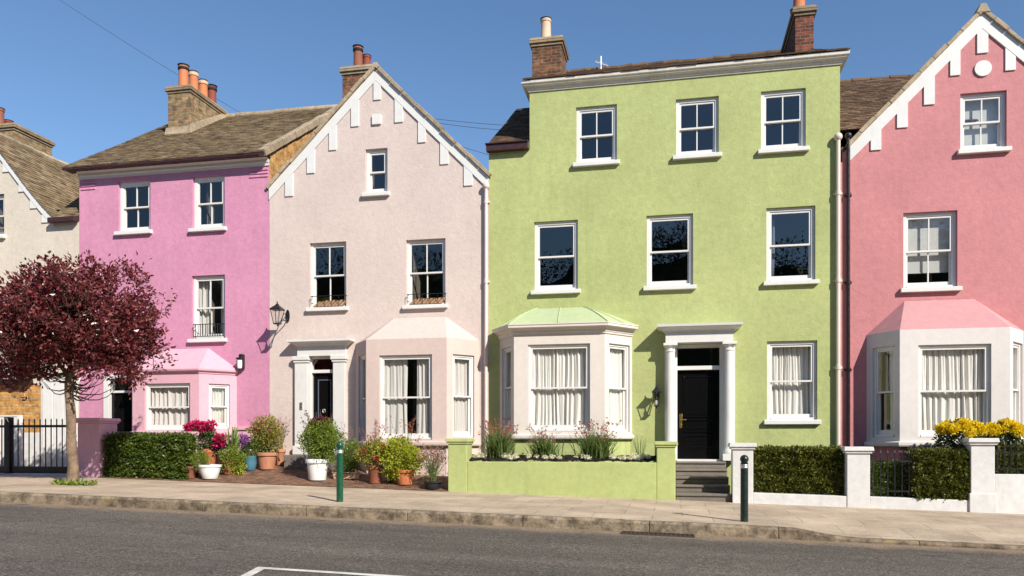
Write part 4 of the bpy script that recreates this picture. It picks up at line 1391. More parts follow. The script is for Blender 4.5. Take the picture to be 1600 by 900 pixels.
for sgn in (1, -1):
    pp = [(xm + sgn * (p[0] - xm), p[1]) for p in prof_w]
    for i in range(len(pp) - 1 - (sgn == 1), 0, -1):
        A, B = pp[i], pp[i - 1]
        rb.face([(A[0], FY - .05, A[1] + .02), (B[0], FY - .05, B[1] + .02), (B[0], FY + 8, B[1] + .02), (A[0], FY + 8, A[1] + .02)])
        if sgn == 1:
            us = Vector((B[0] - A[0], 0, B[1] - A[1]))
            tiles(t, (A[0], FY - .07, A[1] + .03), (0, 1, 0), us, 8, us.length, .19, .115)
ro = rb.build('roof', M['lead'], h); t.build('roof_tiles', M['roof_brown'], ro)
rt = MB(); y = FY - .05
while y < FY + 8:
    rt.tube([(xm, y, za + .05 + R.uniform(-.015, .015)), (xm, y + .42, za + .05 + R.uniform(-.015, .015))], .1, 8); y += .43
rt.build('ridge_tiles', M['coping'], ro)
bb = MB()
for sgn in (1, -1):
    pp = [(xm + sgn * (p[0] - xm), p[1]) for p in prof_w[:-1]]
    for i in range(len(pp) - 1):
        A, B = pp[i], pp[i + 1]; hv = .2
        bb.prism(FRONT, [(A[0], A[1] + .02), (A[0], A[1] - hv), (B[0], B[1] - hv), (B[0], B[1] + .02)], -.04, .01)
bo = bb.build('bargeboard', M['white'], h)
for u0, u1, va, vb in ((5, 16.5, 256, 269), (30, 39, 288, 300), (48, 58, 313, 326), (66, 78, 336, 348)):
    a, b_, c, e = FRONT.rect(u0, u1, va, vb); q = MB(); q.box(a, b_, FY - .033, FY + .01, c, e); q.build('bargeboard_drop', M['white'], bo, bevel=.004)
gt = MB(); xg = prof_w[-2][0]; zg2 = prof_w[-1][1]
gt.box(xg - .05, X1 + .0, FY - .2, FY - .05, zg2 - .03, zg2 + .1); gt.box(xg - .05, X1, FY - .05, FY - .002, zg2 - .0, zg2 + .08)
gt.build('gutter', M['maroon'], h, bevel=.012)
fp = MB(); xf = xg - 2.4; pf = math.radians(40); zf0 = zg2 + .1
xf = xg - .04
fp.face([(xf, FY - .06, zf0 - .02), (X1, FY - .06, zf0 - .02), (X1, FY + 4, zf0 - .02 + 4.06 * math.tan(pf)), (xf, FY + 4, zf0 - .02 + 4.06 * math.tan(pf))])
fo = fp.build('front_roof', M['lead'], h); t = MB()
def keep_(x_, a_):
    X = xf + x_; zz = zf0 + a_ * math.sin(pf); sl_ = (prof_w[-3][1] - prof_w[-2][1]) / (prof_w[-3][0] - prof_w[-2][0])
    return X > xg - .04 or zz < 0
tiles(t, (xf, FY - .1, zf0), (1, 0, 0), (0, math.cos(pf), math.sin(pf)), X1 - xf, 4.06 / math.cos(pf), .19, .115, keep=keep_)
t.build('roof_tiles', M['roof_brown'], fo)
yc = FY + 2.2
xa, xb = at(-12, 0, yc)[0], at(22, 0, yc)[0]
chimney(h, xa, xb, yc, yc + 1.5, za - .6, az(8, 194, yc), 'brick_tan',
        [(at(-1, 0, yc + .4)[0], yc + .4, .14, .72, 'terracotta_dark', 'plain'), (at(13, 0, yc + .95)[0], yc + .95, .14, .56, 'pot_red', 'plain')])
# ground floor: an orange brick face, a white plinth and white panelled doors
a, b_, c, e = FRONT.rect(-120, 63.5, 603, 676)
q = MB(); q.box(a, b_, FY - .03, FY + .01, c, e); q.build('brick_facing', M['brick_orange'], h)
a2, b2, c2, e2 = FRONT.rect(-120, 64, 676, 745); q = MB(); q.box(a2, b2, FY - .05, FY + .01, c2, c - .003); q.build('plinth', M['white_wall'], h, bevel=.01)
a3, b3, c3, e3 = FRONT.rect(-120, 52, 592, 603.5); q = MB(); q.box(a3, b3, FY - .22, FY + .01, e + .004, e + .16); q.build('dark_ledge', M['black'], h, bevel=.02)  # black ledge standing out above the brick face
a4, b4, c4, e4 = FRONT.rect(66, 121, 585, 742)
q = MB(); q.box(a4, b4, FY - .04, FY + .01, c4, e4); dd = q.build('garage_door', M['white_wall'], h)
for k in range(3):
    w_ = (b4 - a4 - .1) / 3; q = MB(); q.box(a4 + .05 + k * w_ + .012, a4 + .05 + (k + 1) * w_ - .012, FY - .06, FY - .038, c4 + .1, e4 - .08); q.build('door_panel', M['white'], dd, bevel=.008)

# ================================================================== CURTAINS AND BLINDS
def cur(fr, u0, u1, v0, v1, label, d=.26, **k):
    a, b, c, e = fr.rect(u0, u1, v0, v1)
    return curtain(label, fr, a, b, c, e, d, **k)


DRP = 'drapes behind the windows'
cur(FRONT, 300, 318, 431, 527, 'cream drape drawn to one side of the window with the iron guard, orchid pink house', mat='drape', folds=3, group=DRP)
cur(FRONT, 336, 350, 431, 527, 'grey drape at the darker edge of the window with the iron guard', mat='drape', folds=3, group=DRP)
cur(FRONT, 340, 351, 276, 355, 'strip of pale drape in the top window nearest the orchid house chimney side', mat='drape', folds=2, group=DRP)
cur(frs[1], 227, 296, 601, 672, 'pale gathered curtain filling the front pane of the shell pink bay', .19, mat='drape', folds=9)
cur(frs[2], 327, 358, 601, 668, 'pale gathered curtain in the narrow side pane of the shell pink bay', .19, mat='drape', folds=6)
cur(frs_b[1], 593, 632, 556, 684, 'grey drape beside the door end of the blush bay front window', .2, mat='drape', folds=4, amp=.04, group=DRP)
cur(frs_b[1], 647, 674, 556, 684, 'grey drape beside the drainpipe end of the blush bay front window', .2, mat='drape', folds=4, amp=.04, group=DRP)
cur(frs_b[2], 708, 740, 556, 682, 'pale drape filling the sunlit side pane of the blush bay', .19, mat='drape', folds=6, group=DRP)
cur(frs_b[0], 560, 570, 556, 688, 'pale drape in the shaded side pane of the blush bay near the door', .19, mat='drape', folds=5, group=DRP)
cur(frs_g[1], 826, 921, 539, 672, 'broad white net curtain across the front of the bay with the green lead roof', .19, folds=14)
cur(frs_g[2], 952, 983, 540, 673, 'white net curtain in the sunlit side pane of the lead roofed bay', .19, folds=6)
cur(frs_g[0], 784, 798, 545, 666, 'white net curtain in the shaded side pane of the lead roofed bay', .19, folds=6)
cur(FRONT, 1200, 1276, 534, 654, 'white net curtain in the flat ground floor window beside the black panelled door', folds=10)
cur(FRONT, 1200, 1213, 325, 437, 'strip of dim sheer curtain in the green house window above the flat net curtained one', .3, folds=2, amp=.02, mat='sheer')
cur(frs_c[0], 1380, 1397, 544, 682, 'narrow net curtain in the shaded side pane of the off white coral house bay', .19, folds=4)
cur(frs_c[1], 1437, 1548, 540, 681, 'broad white net curtain across the front of the off white coral house bay', .19, folds=12)
cur(frs_c[2], 1584, 1611, 540, 681, 'white net curtain in the bay pane cut by the edge of the picture', .19, folds=5)


def blind(fr, u0, u1, v0, v1, label):
    a, b, c, e = fr.rect(u0, u1, v0, v1)
    m = MB(); m.fbox(fr, a, b, .255, .258, c, e); m.fbox(fr, a, b, .248, .265, c - .025, c)
    r = m.build('roller_blind', M['blind']); t = MB(); t.tube([fr.p(a, .27, e), fr.p(b, .27, e)], .025, 10)
    t.build('roller', M['white'], r)
    return tag(r, label, 'blind', 'roller blinds')
blind(FRONT, 1413, 1494, 333, 421, 'white roller blind pulled most of the way down in the coral house first floor window')
blind(FRONT, 1502, 1572, 145, 231, 'added grey white blind imitating the reflection in the gable window of the coral house')  # made-up blind; its pale cloth stands in for reflections in the panes
# a yellow box on a shelf seen through the first floor window of the blush house
a, b, c, e = FRONT.rect(488, 540, 463, 470)
m = MB(); m.box(a, b + .2, FY + .6, FY + .9, c, c + .03)
for q in (a, b + .16):
    m.box(q, q + .04, FY + .62, FY + .88, az(512, 560, FY) + .02, c)
tag(m.build('shelf', M['shelf']), 'dark shelf just inside the blush house window that holds a yellow box', 'shelf')
yx = at(507, 455, FY + .7)[0]
y = thing('storage_box', 'yellow storage box on a shelf inside the first floor window of the blush house', 'box', (yx, FY + .75, c + .03))
m = MB(); m.hexa([(yx - .15, FY + .65, c + .032), (yx + .15, FY + .65, c + .032), (yx + .15, FY + .85, c + .032), (yx - .15, FY + .85, c + .032),
                  (yx - .18, FY + .63, c + .17), (yx + .18, FY + .63, c + .17), (yx + .18, FY + .87, c + .17), (yx - .18, FY + .87, c + .17)]); m.build('tub', M['yellow_plastic'], y, bevel=.01)
m = MB(); m.box(yx - .2, yx + .2, FY + .61, FY + .89, c + .171, c + .2); m.build('lid', M['yellow_plastic'], y, bevel=.008)

# ================================================================== WINDOW BOXES
for (u0, u1, v0, v1, lab) in ((489, 541, 463, 479, 'clay tile window box behind an iron rail on the blush house, over the front door'),
                              (639, 696, 460, 475, 'clay tile window box behind an iron rail on the blush house, over the bay')):
    a, b, c, e = FRONT.rect(u0, u1, v0, v1)
    t = thing('window_box', lab, 'window box', ((a + b) / 2, FY - .02, c), 'window boxes of the blush house')
    m = MB(); n = 8; wd = (b - a - .1) / n
    for i in range(n):
        x = a + wd * i
        ht = R.uniform(.13, .17); sl = .12
        pts_ = [(0, .0), (wd * .25, .035), (wd * .5, .045), (wd * .75, .035), (wd, 0)]
        vs = [(x + q_, FY - .03 - r_, c) for q_, r_ in pts_] + [(x + q_ + sl, FY + .05 - r_, c + ht) for q_, r_ in pts_]
        vs += [(v_[0], v_[1] + .02, v_[2]) for v_ in vs]
        m.raw(vs, [(k, k + 1, k + 6, k + 5) for k in range(4)] + [(k + 10, k + 15, k + 16, k + 11) for k in range(4)] + [(k + 5, k + 6, k + 16, k + 15) for k in range(4)] + [(k, k + 10, k + 11, k + 1) for k in range(4)] + [(0, 5, 15, 10), (4, 14, 19, 9)])
    m.build('clay_tiles', M['box_clay'], t)
    m = MB()
    m.tube([(a - .02, FY + .04, e), (a - .02, FY - .075, e), (b + .02, FY - .075, e), (b + .02, FY + .04, e)], .009, 6)
    for i in range(6):
        x = a - .02 + (b - a + .04) * i / 5; m.tube([(x, FY - .075, c), (x, FY - .075, e)], .006, 5)
    m.build('rail', M['black'], t)

# ================================================================== WALL LANTERNS
def lantern(name, label, ub, vb, vtop, vbot, reach, w, mat='black', style='coach'):
    x, z = at(ub, vb, FY)
    z1, z0 = az(ub, vtop, FY - reach), az(ub, vbot, FY - reach)
    yl = FY - reach; H = z1 - z0
    t = thing(name, label, 'wall lamp', (x, FY, z))
    m = MB(); m.prism(Fr((x, FY), (x + 1, FY)), [(.05 * math.cos(a) * 1, z + .16 * math.sin(a)) for a in [i * math.pi / 8 for i in range(16)]], -.03, .0); m.build('backplate', M[mat], t)
    m = MB()
    m.tube([(x, FY - .03, z - .06), (x, FY - .1, z - .14), (x, FY - reach * .6, z - .14), (x, yl, z0 - .03)], .014, 8)
    m.tube([(x, FY - .03, z + .06), (x, FY - reach * .4, z + .02), (x, FY - reach * .6, z - .12)], .011, 8)
    m.build('bracket', M[mat], t)
    m = MB(); b = .55 * w; h0, h1 = z0 + H * .06, z0 + H * .62
    for sx in (-1, 1):
        for sy in (-1, 1):
            m.tube([(x + sx * b, yl + sy * b, h0), (x + sx * w, yl + sy * w, h1)], .009, 6)
    m.box(x - b - .01, x + b + .01, yl - b - .01, yl + b + .01, h0 - .02, h0); m.box(x - w - .015, x + w + .015, yl - w - .015, yl + w + .015, h1, h1 + .02)
    m.build('lamp_frame', M[mat], t)
    m = MB(); k = .94
    P = [(x - b * k, yl - b * k, h0), (x + b * k, yl - b * k, h0), (x + b * k, yl + b * k, h0), (x - b * k, yl + b * k, h0)]
    Q = [(x - w * k, yl - w * k, h1), (x + w * k, yl - w * k, h1), (x + w * k, yl + w * k, h1), (x - w * k, yl + w * k, h1)]
    for i in range(4):
        m.face([P[i], P[(i + 1) % 4], Q[(i + 1) % 4], Q[i]])
    m.build('lamp_glass', M['lamp_glass'], t)
    m = MB(); m.lathe((x, yl, 0), [(.012, h0), (.02, h0 + .02), (.03, h0 + .08), (.02, h0 + .12), (.005, h0 + .13)], 10); m.build('bulb', M['pot_white'], t)
    m = MB(); zz = h1 + .02
    vs = [(x + sx * w * 1.18, yl + sy * w * 1.18, zz) for sx, sy in ((-1, -1), (1, -1), (1, 1), (-1, 1))] + [(x + sx * w * .4, yl + sy * w * .4, z0 + H * .82) for sx, sy in ((-1, -1), (1, -1), (1, 1), (-1, 1))]
    m.hexa(vs); m.lathe((x, yl, 0), [(w * .35, z0 + H * .82), (w * .42, z0 + H * .84), (w * .3, z0 + H * .88), (w * .1, z0 + H * .9), (w * .16, z0 + H * .94), (.006, z1)], 10)
    m.build('lamp_cap', M[mat], t)
    return t
lantern('wall_lantern', 'black coach lantern on a bracket at the blush house edge, shadow on orchid pink', 450, 494, 470, 507, .55, .12)
lantern('wall_lantern', 'small black iron lantern on the green wall between the bay and the door columns', 1026, 616, 600, 636, .24, .085)
x, z = at(380, 566, FY)
t = thing('bulkhead_lamp', 'small black wall light with a white glass front above the shell pink bay roof', 'wall lamp', (x, FY, z))
m = MB(); m.box(x - .06, x + .06, FY - .14, FY - .001, z - .19, z + .2); m.build('lamp_housing', M['black'], t, bevel=.03)
m = MB(); m.lathe((x - .01, FY - .15, z - .04), [(.05, -.13), (.062, -.09), (.062, .06), (.05, .09)], 12); m.build('lamp_shade', M['pot_white'], t)
m = MB(); m.box(x - .075, x + .065, FY - .23, FY - .13, z + .06, z + .1); m.build('lamp_hood', M['black'], t, bevel=.01)

# ================================================================== GARDEN WALLS
def pier(mb, cap, x0, x1, y0, y1, zb, zt, ov=.045, ch=.12):
    mb.box(x0, x1, y0, y1, zb, zt - ch)
    cap.box(x0 - ov * .5, x1 + ov * .5, y0 - ov * .5, y1 + ov * .5, zt - ch, zt - ch * .62)
    cap.hexa([(x0 - ov, y0 - ov, zt - ch * .62), (x1 + ov, y0 - ov, zt - ch * .62), (x1 + ov, y1 + ov, zt - ch * .62), (x0 - ov, y1 + ov, zt - ch * .62),
              (x0 - ov * .8, y0 - ov * .8, zt), (x1 + ov * .8, y0 - ov * .8, zt), (x1 + ov * .8, y1 + ov * .8, zt), (x0 - ov * .8, y1 + ov * .8, zt)])


# lime planter wall
xa, xb = ax(700, WY), ax(1055.5, WY)
t = thing('planter_wall', 'long lime green planter wall with capped end piers in front of the green house', 'wall', ((xa + xb) / 2, WY, 0))
zl_ = az(880, 722, WY); p1 = ax(729.5, WY); p2 = ax(1026, WY)
m = MB(); m.box(p1, p2, WY, WY + .2, -.5, zl_); m.box(xa + .03, xa + .25, WY + .46, FY - .02, -.5, zl_); w_ = m.build('front_wall', M['green_wall'], t, bevel=.015)
m = MB(); m.box(p1, p2, WY - .012, WY + .2, -.5, G(xa) - .0); m.build('wall_foot', M['green_wall'], t)
for (a, b, v, q) in ((xa, p1, 685, .45), (p2, xb, 689.5, .45)):
    m = MB(); c = MB(); pier(m, c, a, b, WY - .004, WY + q, -.5, az((700 + 729) / 2 if a == xa else 1040, v, WY), .05, .12)
    po = m.build('pier', M['green_wall'], t, bevel=.015); c.build('pier_cap', M['green_wall'], po, bevel=.012)
m = MB(); m.box(p2 + .04, xb - .02, WY + .45, FY - .1, -.5, zl_ + .1); m.build('return_wall', M['green_wall'], t)
m = MB(); nx = 60; ny = 5; vs = []
for j in range(ny + 1):
    for i in range(nx + 1):
        vs.append((p1 - .25 + (p2 - p1 + .28) * i / nx, WY + .2 + .85 * j / ny, zl_ - .01 + .10 * min(1, j / 2) + R.uniform(0, .05)))
m.raw(vs, [(j * (nx + 1) + i, j * (nx + 1) + i + 1, (j + 1) * (nx + 1) + i + 1, (j + 1) * (nx + 1) + i) for j in range(ny) for i in range(nx)])
for i in range(420):
    x = R.uniform(p1 - .1, p2); y = WY + R.uniform(.2, .6); s_ = R.uniform(.012, .035)
    m.lathe((x, y, zl_ + .015 + .1 * min(1, (y - WY - .2) / .34)), [(s_, 0), (s_ * .9, s_ * .6), (s_ * .3, s_)], 5)
so_ = m.build('soil', M['soil']); so_['kind'] = 'stuff'; so_['label'] = 'dark crumbly soil filling the lime green planter'

# white wall with three piers
xw0 = ax(1144.5, WY)
t = thing('garden_wall', 'white painted low garden wall with capped square piers in front of the coral house', 'wall', (ax(1340, WY), WY, -.15))
PR = [(1144.5, 1177, 692, .42), (1323.5, 1359.5, 698, .42), (1517, 1554.5, 684.5, .42)]
for (u0, u1, v, dpt) in PR:
    m = MB(); c = MB(); a, b = ax(u0, WY), ax(u1, WY)
    zt3 = az((u0 + u1) / 2, v, WY); pier(m, c, a, b, WY - .004, WY + dpt, -.7, zt3, .065, .13)
    if u0 > 1500:
        m.box(a - .03, b + .03, WY - .03, WY + dpt + .02, -.7, az(1536, 771, WY))
    po = m.build('pier', M['white_wall'], t, bevel=.012); c.build('pier_cap', M['white_wall'], po, bevel=.01)
for (u0, u1, v) in ((1177, 1323.5, 770), (1359.5, 1517, 776), (1554.5, 1720, 741)):
    m = MB(); a, b = ax(u0, WY), ax(u1, WY)
    z0, z1 = az(u0, v, WY), az(min(u1, 1600), v + (.5 if u0 < 1500 else 0), WY)
    z1 = z0 + G(b) - G(a) if u0 < 1500 else z0
    m.hexa([(a, WY + .01, -.7), (b, WY + .01, -.7), (b, WY + .2, -.7), (a, WY + .2, -.7), (a, WY + .01, z0), (b, WY + .01, z1), (b, WY + .2, z1), (a, WY + .2, z0)])
    m.build('low_wall', M['white_wall'], t, bevel=.012)
# railings standing on the wall
def railing(label, u0, u1, vt, vb, n):
    a, b = ax(u0, WY), ax(u1, WY); y = WY + .1
    zt, zb = az((u0 + u1) / 2, vt, y), az((u0 + u1) / 2, vb, y)
    m = MB(); m.box(a, b, y - .012, y + .012, zb + .09, zb + .12); m.box(a, b, y - .012, y + .012, zt - .22, zt - .19)
    for i in range(n):
        x = a + (b - a) * (i + .5) / n
        m.tube([(x, y, zb - .03), (x, y, zt - .07)], .011, 6)
        m.lathe((x, y, zt - .07), [(.011, 0), (.026, .02), (.018, .045), (.002, .085)], 6)
    return tag(m.build('railing', M['black']), label, 'railing', 'spear topped railings on the white wall')
railing('black spear topped railing on the low white wall, beside the squat hedge', 1361, 1440, 704, 776, 7)
railing('black spear topped railing on the taller stretch of white wall under yellow flowers', 1557, 1640, 690, 741, 8)

# rose pink pier and low wall by the gate
t = thing('garden_wall', 'rose pink wall with a flat capped pier by the plum tree, behind clipped hedge', 'wall', (ax(140, WY), WY, .3))
a, b = ax(121, WY), ax(155, WY)
m = MB(); c = MB(); pier(m, c, a, b, WY, WY + .62, -.2, az(138, 653, WY), .06, .12)
po = m.build('pier', M['pink_wall'], t, bevel=.015); c.build('pier_cap', M['pink_wall'], po, bevel=.012)
m = MB(); y0 = WY + .64; a2, b2 = b - .1, ax(302, y0)
z0, z1 = az(190, 683, y0), az(295, 679, y0); z0 = z1 = (z0 + z1) / 2
m.box(a2, b2, y0, y0 + .18, -.2, z0); m.build('low_wall', M['pink_wall'], t, bevel=.01)
m = MB(); m.box(a2, b2, y0 - .05, y0 + .23, z0, z0 + .1); m.build('wall_coping', M['pink_light'], t, bevel=.012)

q = MB(); a, b, c, e = FRONT.rect(366, 419, 667, 672); q.box(a, b, FY - .1, FY + .01, c, e); q.box(a, b, FY - .06, FY + .01, -.2, c)
q.build('plinth_band', M['pink_light'], PINK, bevel=.01)
# black iron gate
yg = WY + .12; xg1 = ax(120, yg) - .03; zt_ = az(50, 655, yg); zr1 = az(50, 666, yg); zb_ = az(50, 735, yg)
t = thing('iron_gate', 'black iron bar gate between its post and the rose pink pier', 'gate', (xg1 - 1, yg, .35))
x = ax(14, yg); m = MB()
m.box(x - .075, x + .075, yg - .075, yg + .075, .1, az(14, 652, yg)); m.build('gate_post', M['black'], t, bevel=.01)
m = MB(); xl = -20.5
m.box(xl, xg1, yg - .02, yg + .02, zr1 - .03, zr1 + .03); m.box(xl, xg1, yg - .025, yg + .025, zb_ - .07, zb_ + .1)
m.build('gate_rail', M['black'], t, bevel=.004)
x = xg1 - .06
while x > xl:
    m = MB(); m.tube([(x, yg, zb_), (x, yg, zt_ - .03)], .014, 6); m.lathe((x, yg, zt_ - .035), [(.014, 0), (.018, .01), (.004, .05)], 6)
    m.build('gate_bar', M['black'], t); x -= .155
m = MB(); x = ax(14, yg)
m.tube([(x - .02, yg - .09, zr1 + .06), (x - .02, yg - .12, zr1 + .16), (x + .05, yg - .12, zr1 + .2), (x + .07, yg - .09, zr1 + .1)], .012, 6); m.build('gate_latch', M['silver'], t)
m = MB(); m.box(-20.5, xg1, yg - .14, yg + .14, .1, G(-15) + .03); struct(m.build('path_threshold', M['white_wall'], bevel=.01))
a, b = at(-20, 0, 17.3)[0], at(32, 0, 17.3)[0]
t = thing('board_fence', 'white boarded screen standing behind the black gate', 'fence', (b - .4, 17.3, .4))
m = MB(); zt_ = az(15, 650, 17.3); n = 5
for i in range(n):
    xx = a + (b - a) * i / n; m.box(xx, xx + (b - a) / n - .012, 17.3, 17.33, G(a) - .1, zt_ - .02)
m.build('boards', M['white'], t, bevel=.004)
m = MB(); m.box(b - .09, b + .02, 17.27, 17.36, G(a) - .1, zt_ + .02); m.box(a, b - .09, 17.285, 17.36, zt_ - .018, zt_ + .02); m.build('frame', M['white'], t, bevel=.006)

# ================================================================== STEPS
xs0, xs1 = ax(1055.5, WY) + .008, ax(1144.5, WY) - .008
zth = az(1092, 721, FY - .35); n = 5; ys0 = WY + .12; ys1 = FY - .3; g0 = G(.8)
t = thing('door_steps', 'flight of worn grey stone steps up to the black panelled door', 'steps', ((xs0 + xs1) / 2, ys0, g0))
rise = (zth - g0) / n; tr = (ys1 - ys0) / (n - 1) if n > 1 else .3
for i in range(n):
    m = MB(); y0 = ys0 + tr * i; ztop = g0 + rise * (i + 1)
    ybk = FY - .02 if i == n - 1 else ys0 + tr * (i + 1) + .05
    m.box(xs0 + .0, xs1 - .0, y0, ybk, ztop - rise - (.3 if i == 0 else .0), ztop - .05)
    m.box(xs0, xs1, y0 - .03, ybk, ztop - .05, ztop)
    m.build('step', M['step'], t, bevel=.012)

# ================================================================== BOLLARDS
def bollard(label, u, v, h, mat, r):
    x, y, z = on_plane(u, v, zpave)
    t = thing('bollard', label, 'bollard', (x, y, z), 'pavement bollards')
    m = MB(); m.lathe((x, y, z), [(r * 1.02, -.05), (r * 1.0, .02), (r * .98, h - .24), (r * .98, h - .19)], 20)
    m.lathe((x, y, z), [(r * .98, h - .145), (r * .95, h - .115), (r * .62, h - .105)], 20)
    m.build('post', M[mat], t)
    m = MB(); m.lathe((x, y, z), [(r * 1.0, h - .2), (r * 1.05, h - .195), (r * 1.05, h - .18), (r * 1.0, h - .175), (r * 1.0, h - .165), (r * 1.05, h - .16), (r * 1.05, h - .147), (r * .98, h - .142)], 20); m.build('band', M['silver'], t)
    m = MB(); rr = r * 1.12; zc = h - rr * .95
    m.lathe((x, y, z + zc), [(rr * math.cos(a), rr * math.sin(a)) for a in [-1.1 + i * 2.6 / 12 for i in range(12)]] + [(.002, rr)], 20); m.build('ball_top', M[mat], t)
bollard('bright green bollard with a silver band on the pavement before the potted plants', 531, 784, 1.04, 'bollard_green', .058)
bollard('near black bollard with a green ball top on the pavement before the door steps', 1163, 815, 1.01, 'bollard_dark', .058)

# ================================================================== FOLIAGE
def blob(mb, c, rx, ry, rz, n, L, mi=0, flat=.0, up=.25, lump=.22, seed=0, inner=.35, wr=.5, power=2.0):
    rr = random.Random(seed * 77 + int(n))
    ph = [rr.uniform(0, 6.28) for _ in range(6)]
    for _ in range(n):
        while True:
            d = Vector((R.gauss(0, 1), R.gauss(0, 1), R.gauss(0, 1)))
            if d.length > .05:
                break
        d.normalize()
        if power != 2.0:
            k = (abs(d.x) ** power + abs(d.y) ** power + abs(d.z) ** power) ** (-1 / power)
        else:
            k = 1
        lum = 1 + lump * (math.sin(4 * d.x + ph[0]) * math.sin(5 * d.z + ph[1]) + .6 * math.sin(9 * d.x + 7 * d.z + ph[2]) * math.sin(8 * d.y + ph[3]))
        q = (inner + (1 - inner) * R.random() ** .6) * k * lum
        p = Vector((c[0] + d.x * rx * q, c[1] + d.y * ry * q, c[2] + max(d.z, -1 + flat) * rz * q))
        dd = d * .9 + Vector((R.gauss(0, .6), R.gauss(0, .6), R.gauss(0, .6) + up))
        l = L * R.uniform(.6, 1.25)
        mb.leaf(p, dd, l, l * wr, mi)


def sprigs(mb, c, spread, h, n, rad=.004, mi=0, headsize=.02, hmi=1, heads=3, lean=.5):
    for _ in range(n):
        a = R.uniform(0, 6.28); r = spread * R.random() ** .5; hh = h * R.uniform(.6, 1.05)
        p0 = Vector((c[0] + R.gauss(0, .03), c[1] + R.gauss(0, .03), c[2]))
        tip = Vector((c[0] + r * math.cos(a), c[1] + r * math.sin(a), c[2] + hh))
        midp = p0.lerp(tip, .5) + Vector((R.gauss(0, .02), R.gauss(0, .02), h * .08))
        mb.tube([p0, midp, tip], [rad, rad * .8, rad * .5], 4, mi=mi, cap=False)
        for k in range(heads):
            q = midp.lerp(tip, R.uniform(.45, 1)) + Vector((R.gauss(0, .02), R.gauss(0, .02), R.gauss(0, .02)))
            for _ in range(4):
                mb.leaf(q, (R.gauss(0, 1), R.gauss(0, 1), R.gauss(.3, 1)), headsize * R.uniform(.7, 1.3), headsize * .8, hmi)


def hedge(label, u0, u1, v0, v1, y0, y1, mat, n, L=.055, name='hedge', x0=None, x1=None, rough=.03):
    um = (u0 + u1) / 2
    x0 = ax(u0, y0) if x0 is None else x0; x1 = ax(u1, y0) if x1 is None else x1
    zb, zt = az(um, v1, y0), az(um, v0, y0)
    m = MB(); i_ = .05
    m.box(x0 + i_, x1 - i_, y0 + i_, y1 - i_, zb - .1, zt - i_)
    areas = [((x1 - x0) * (zt - zb), 'f'), ((x1 - x0) * (y1 - y0), 't'), ((y1 - y0) * (zt - zb), 'l'), ((y1 - y0) * (zt - zb), 'r'), ((x1 - x0) * (zt - zb) * .3, 'b')]
    tot = sum(a for a, _ in areas)
    for A, f in areas:
        for _ in range(int(n * A / tot)):
            a, b = R.random(), R.random()
            w_ = rough * (math.sin(a * 23 + b * 9) + math.sin(b * 31 + a * 5)) * .6
            o = R.uniform(-.05, .02) + w_
            X, Z, Yy = x0 + (x1 - x0) * a, zb + (zt - zb) * b, y0 + (y1 - y0) * b
            if f == 'f': p, d = (X, y0 - o, Z), (0, -1, .35)
            elif f == 'b': p, d = (X, y1 + o, Z), (0, 1, .35)
            elif f == 't': p, d = (X, Yy, zt + o), (0, 0, 1)
            elif f == 'l': p, d = (x0 - o, y0 + (y1 - y0) * a, Z), (-1, 0, .35)
            else: p, d = (x1 + o, y0 + (y1 - y0) * a, Z), (1, 0, .35)
            d = Vector(d) + Vector((R.gauss(0, .7), R.gauss(0, .7), R.gauss(0, .7)))
            l = L * R.uniform(.6, 1.3); m.leaf(p, d, l, l * .55)
    return tag(m.build(name, M[mat]), label, 'hedge', 'clipped front garden hedges')


hedge('bright green clipped hedge beside the rose pink pier and the potted plants', 165, 289, 681, 749, WY + .08, WY + .56, 'leaf_hedge', 8000, .075)
xh0, xh1 = ax(1177, WY) + .03, ax(1323.5, WY) - .03
hedge('long dark hedge between the first two white piers next to the steps', 1178, 1322, 703, 775, WY + .24, WY + .7, 'leaf_hedge_dark', 9000, .07, x0=xh0, x1=xh1)
hedge('squat dark hedge behind the low white wall, touching the tallest white pier', 1431, 1514, 706, 782, WY + .05, WY + .6, 'leaf_hedge_dark', 6500, .07, x1=ax(1517, WY) - .03)
hedge('small low green hedge behind the spear topped railing by the coral wall', 1361, 1412, 724, 790, WY + .36, WY + .8, 'leaf_hedge', 3500, .05)
hedge('dark hedge behind the taller white wall at the edge of the picture', 1560, 1680, 697, 775, WY + .3, WY + .8, 'leaf_hedge_dark', 5000, .058)

# ---- plum tree
tx, ty, tz = on_plane(111, 757, zpave)
s_ = px(112, ty)
t = thing('street_tree', 'round headed purple leaved plum tree with a pale trunk on the pavement', 'tree', (tx, ty, tz))
cx, cz = at(114, 503, ty); RX, RZ = 127 * s_, 94 * s_; RY = RX * .82
m = MB(); zt_ = az(112, 575, ty)
pth, rad = [], []
for i in range(15):
    k = i / 14
    pth.append((tx + .02 * math.sin(k * 5 + .4) + .02 * math.sin(k * 13), ty + .02 * math.sin(k * 7), tz - .05 + (zt_ - tz + .05) * k))
    rad.append((.104 - .024 * k + (.05 * math.exp(-k * 16))) * (1 + .05 * math.sin(k * 23) + R.uniform(-.025, .025)))
m.tube(pth, rad, 14)
for (k, a, r) in ((.45, .4, .03), (.62, 2.6, .028), (.3, 4.4, .03), (.75, 5.2, .03)):   # knots
    p = pth[int(k * 14)]
    m.lathe((p[0] + .075 * math.cos(a), p[1] + .075 * math.sin(a), p[2]), [(.01, -.04), (r, -.02), (r, .02), (.01, .04)], 8)
tr = m.build('trunk', M['bark'], t, sharp=180)
m = MB(); tips = []
top = Vector(pth[-1])
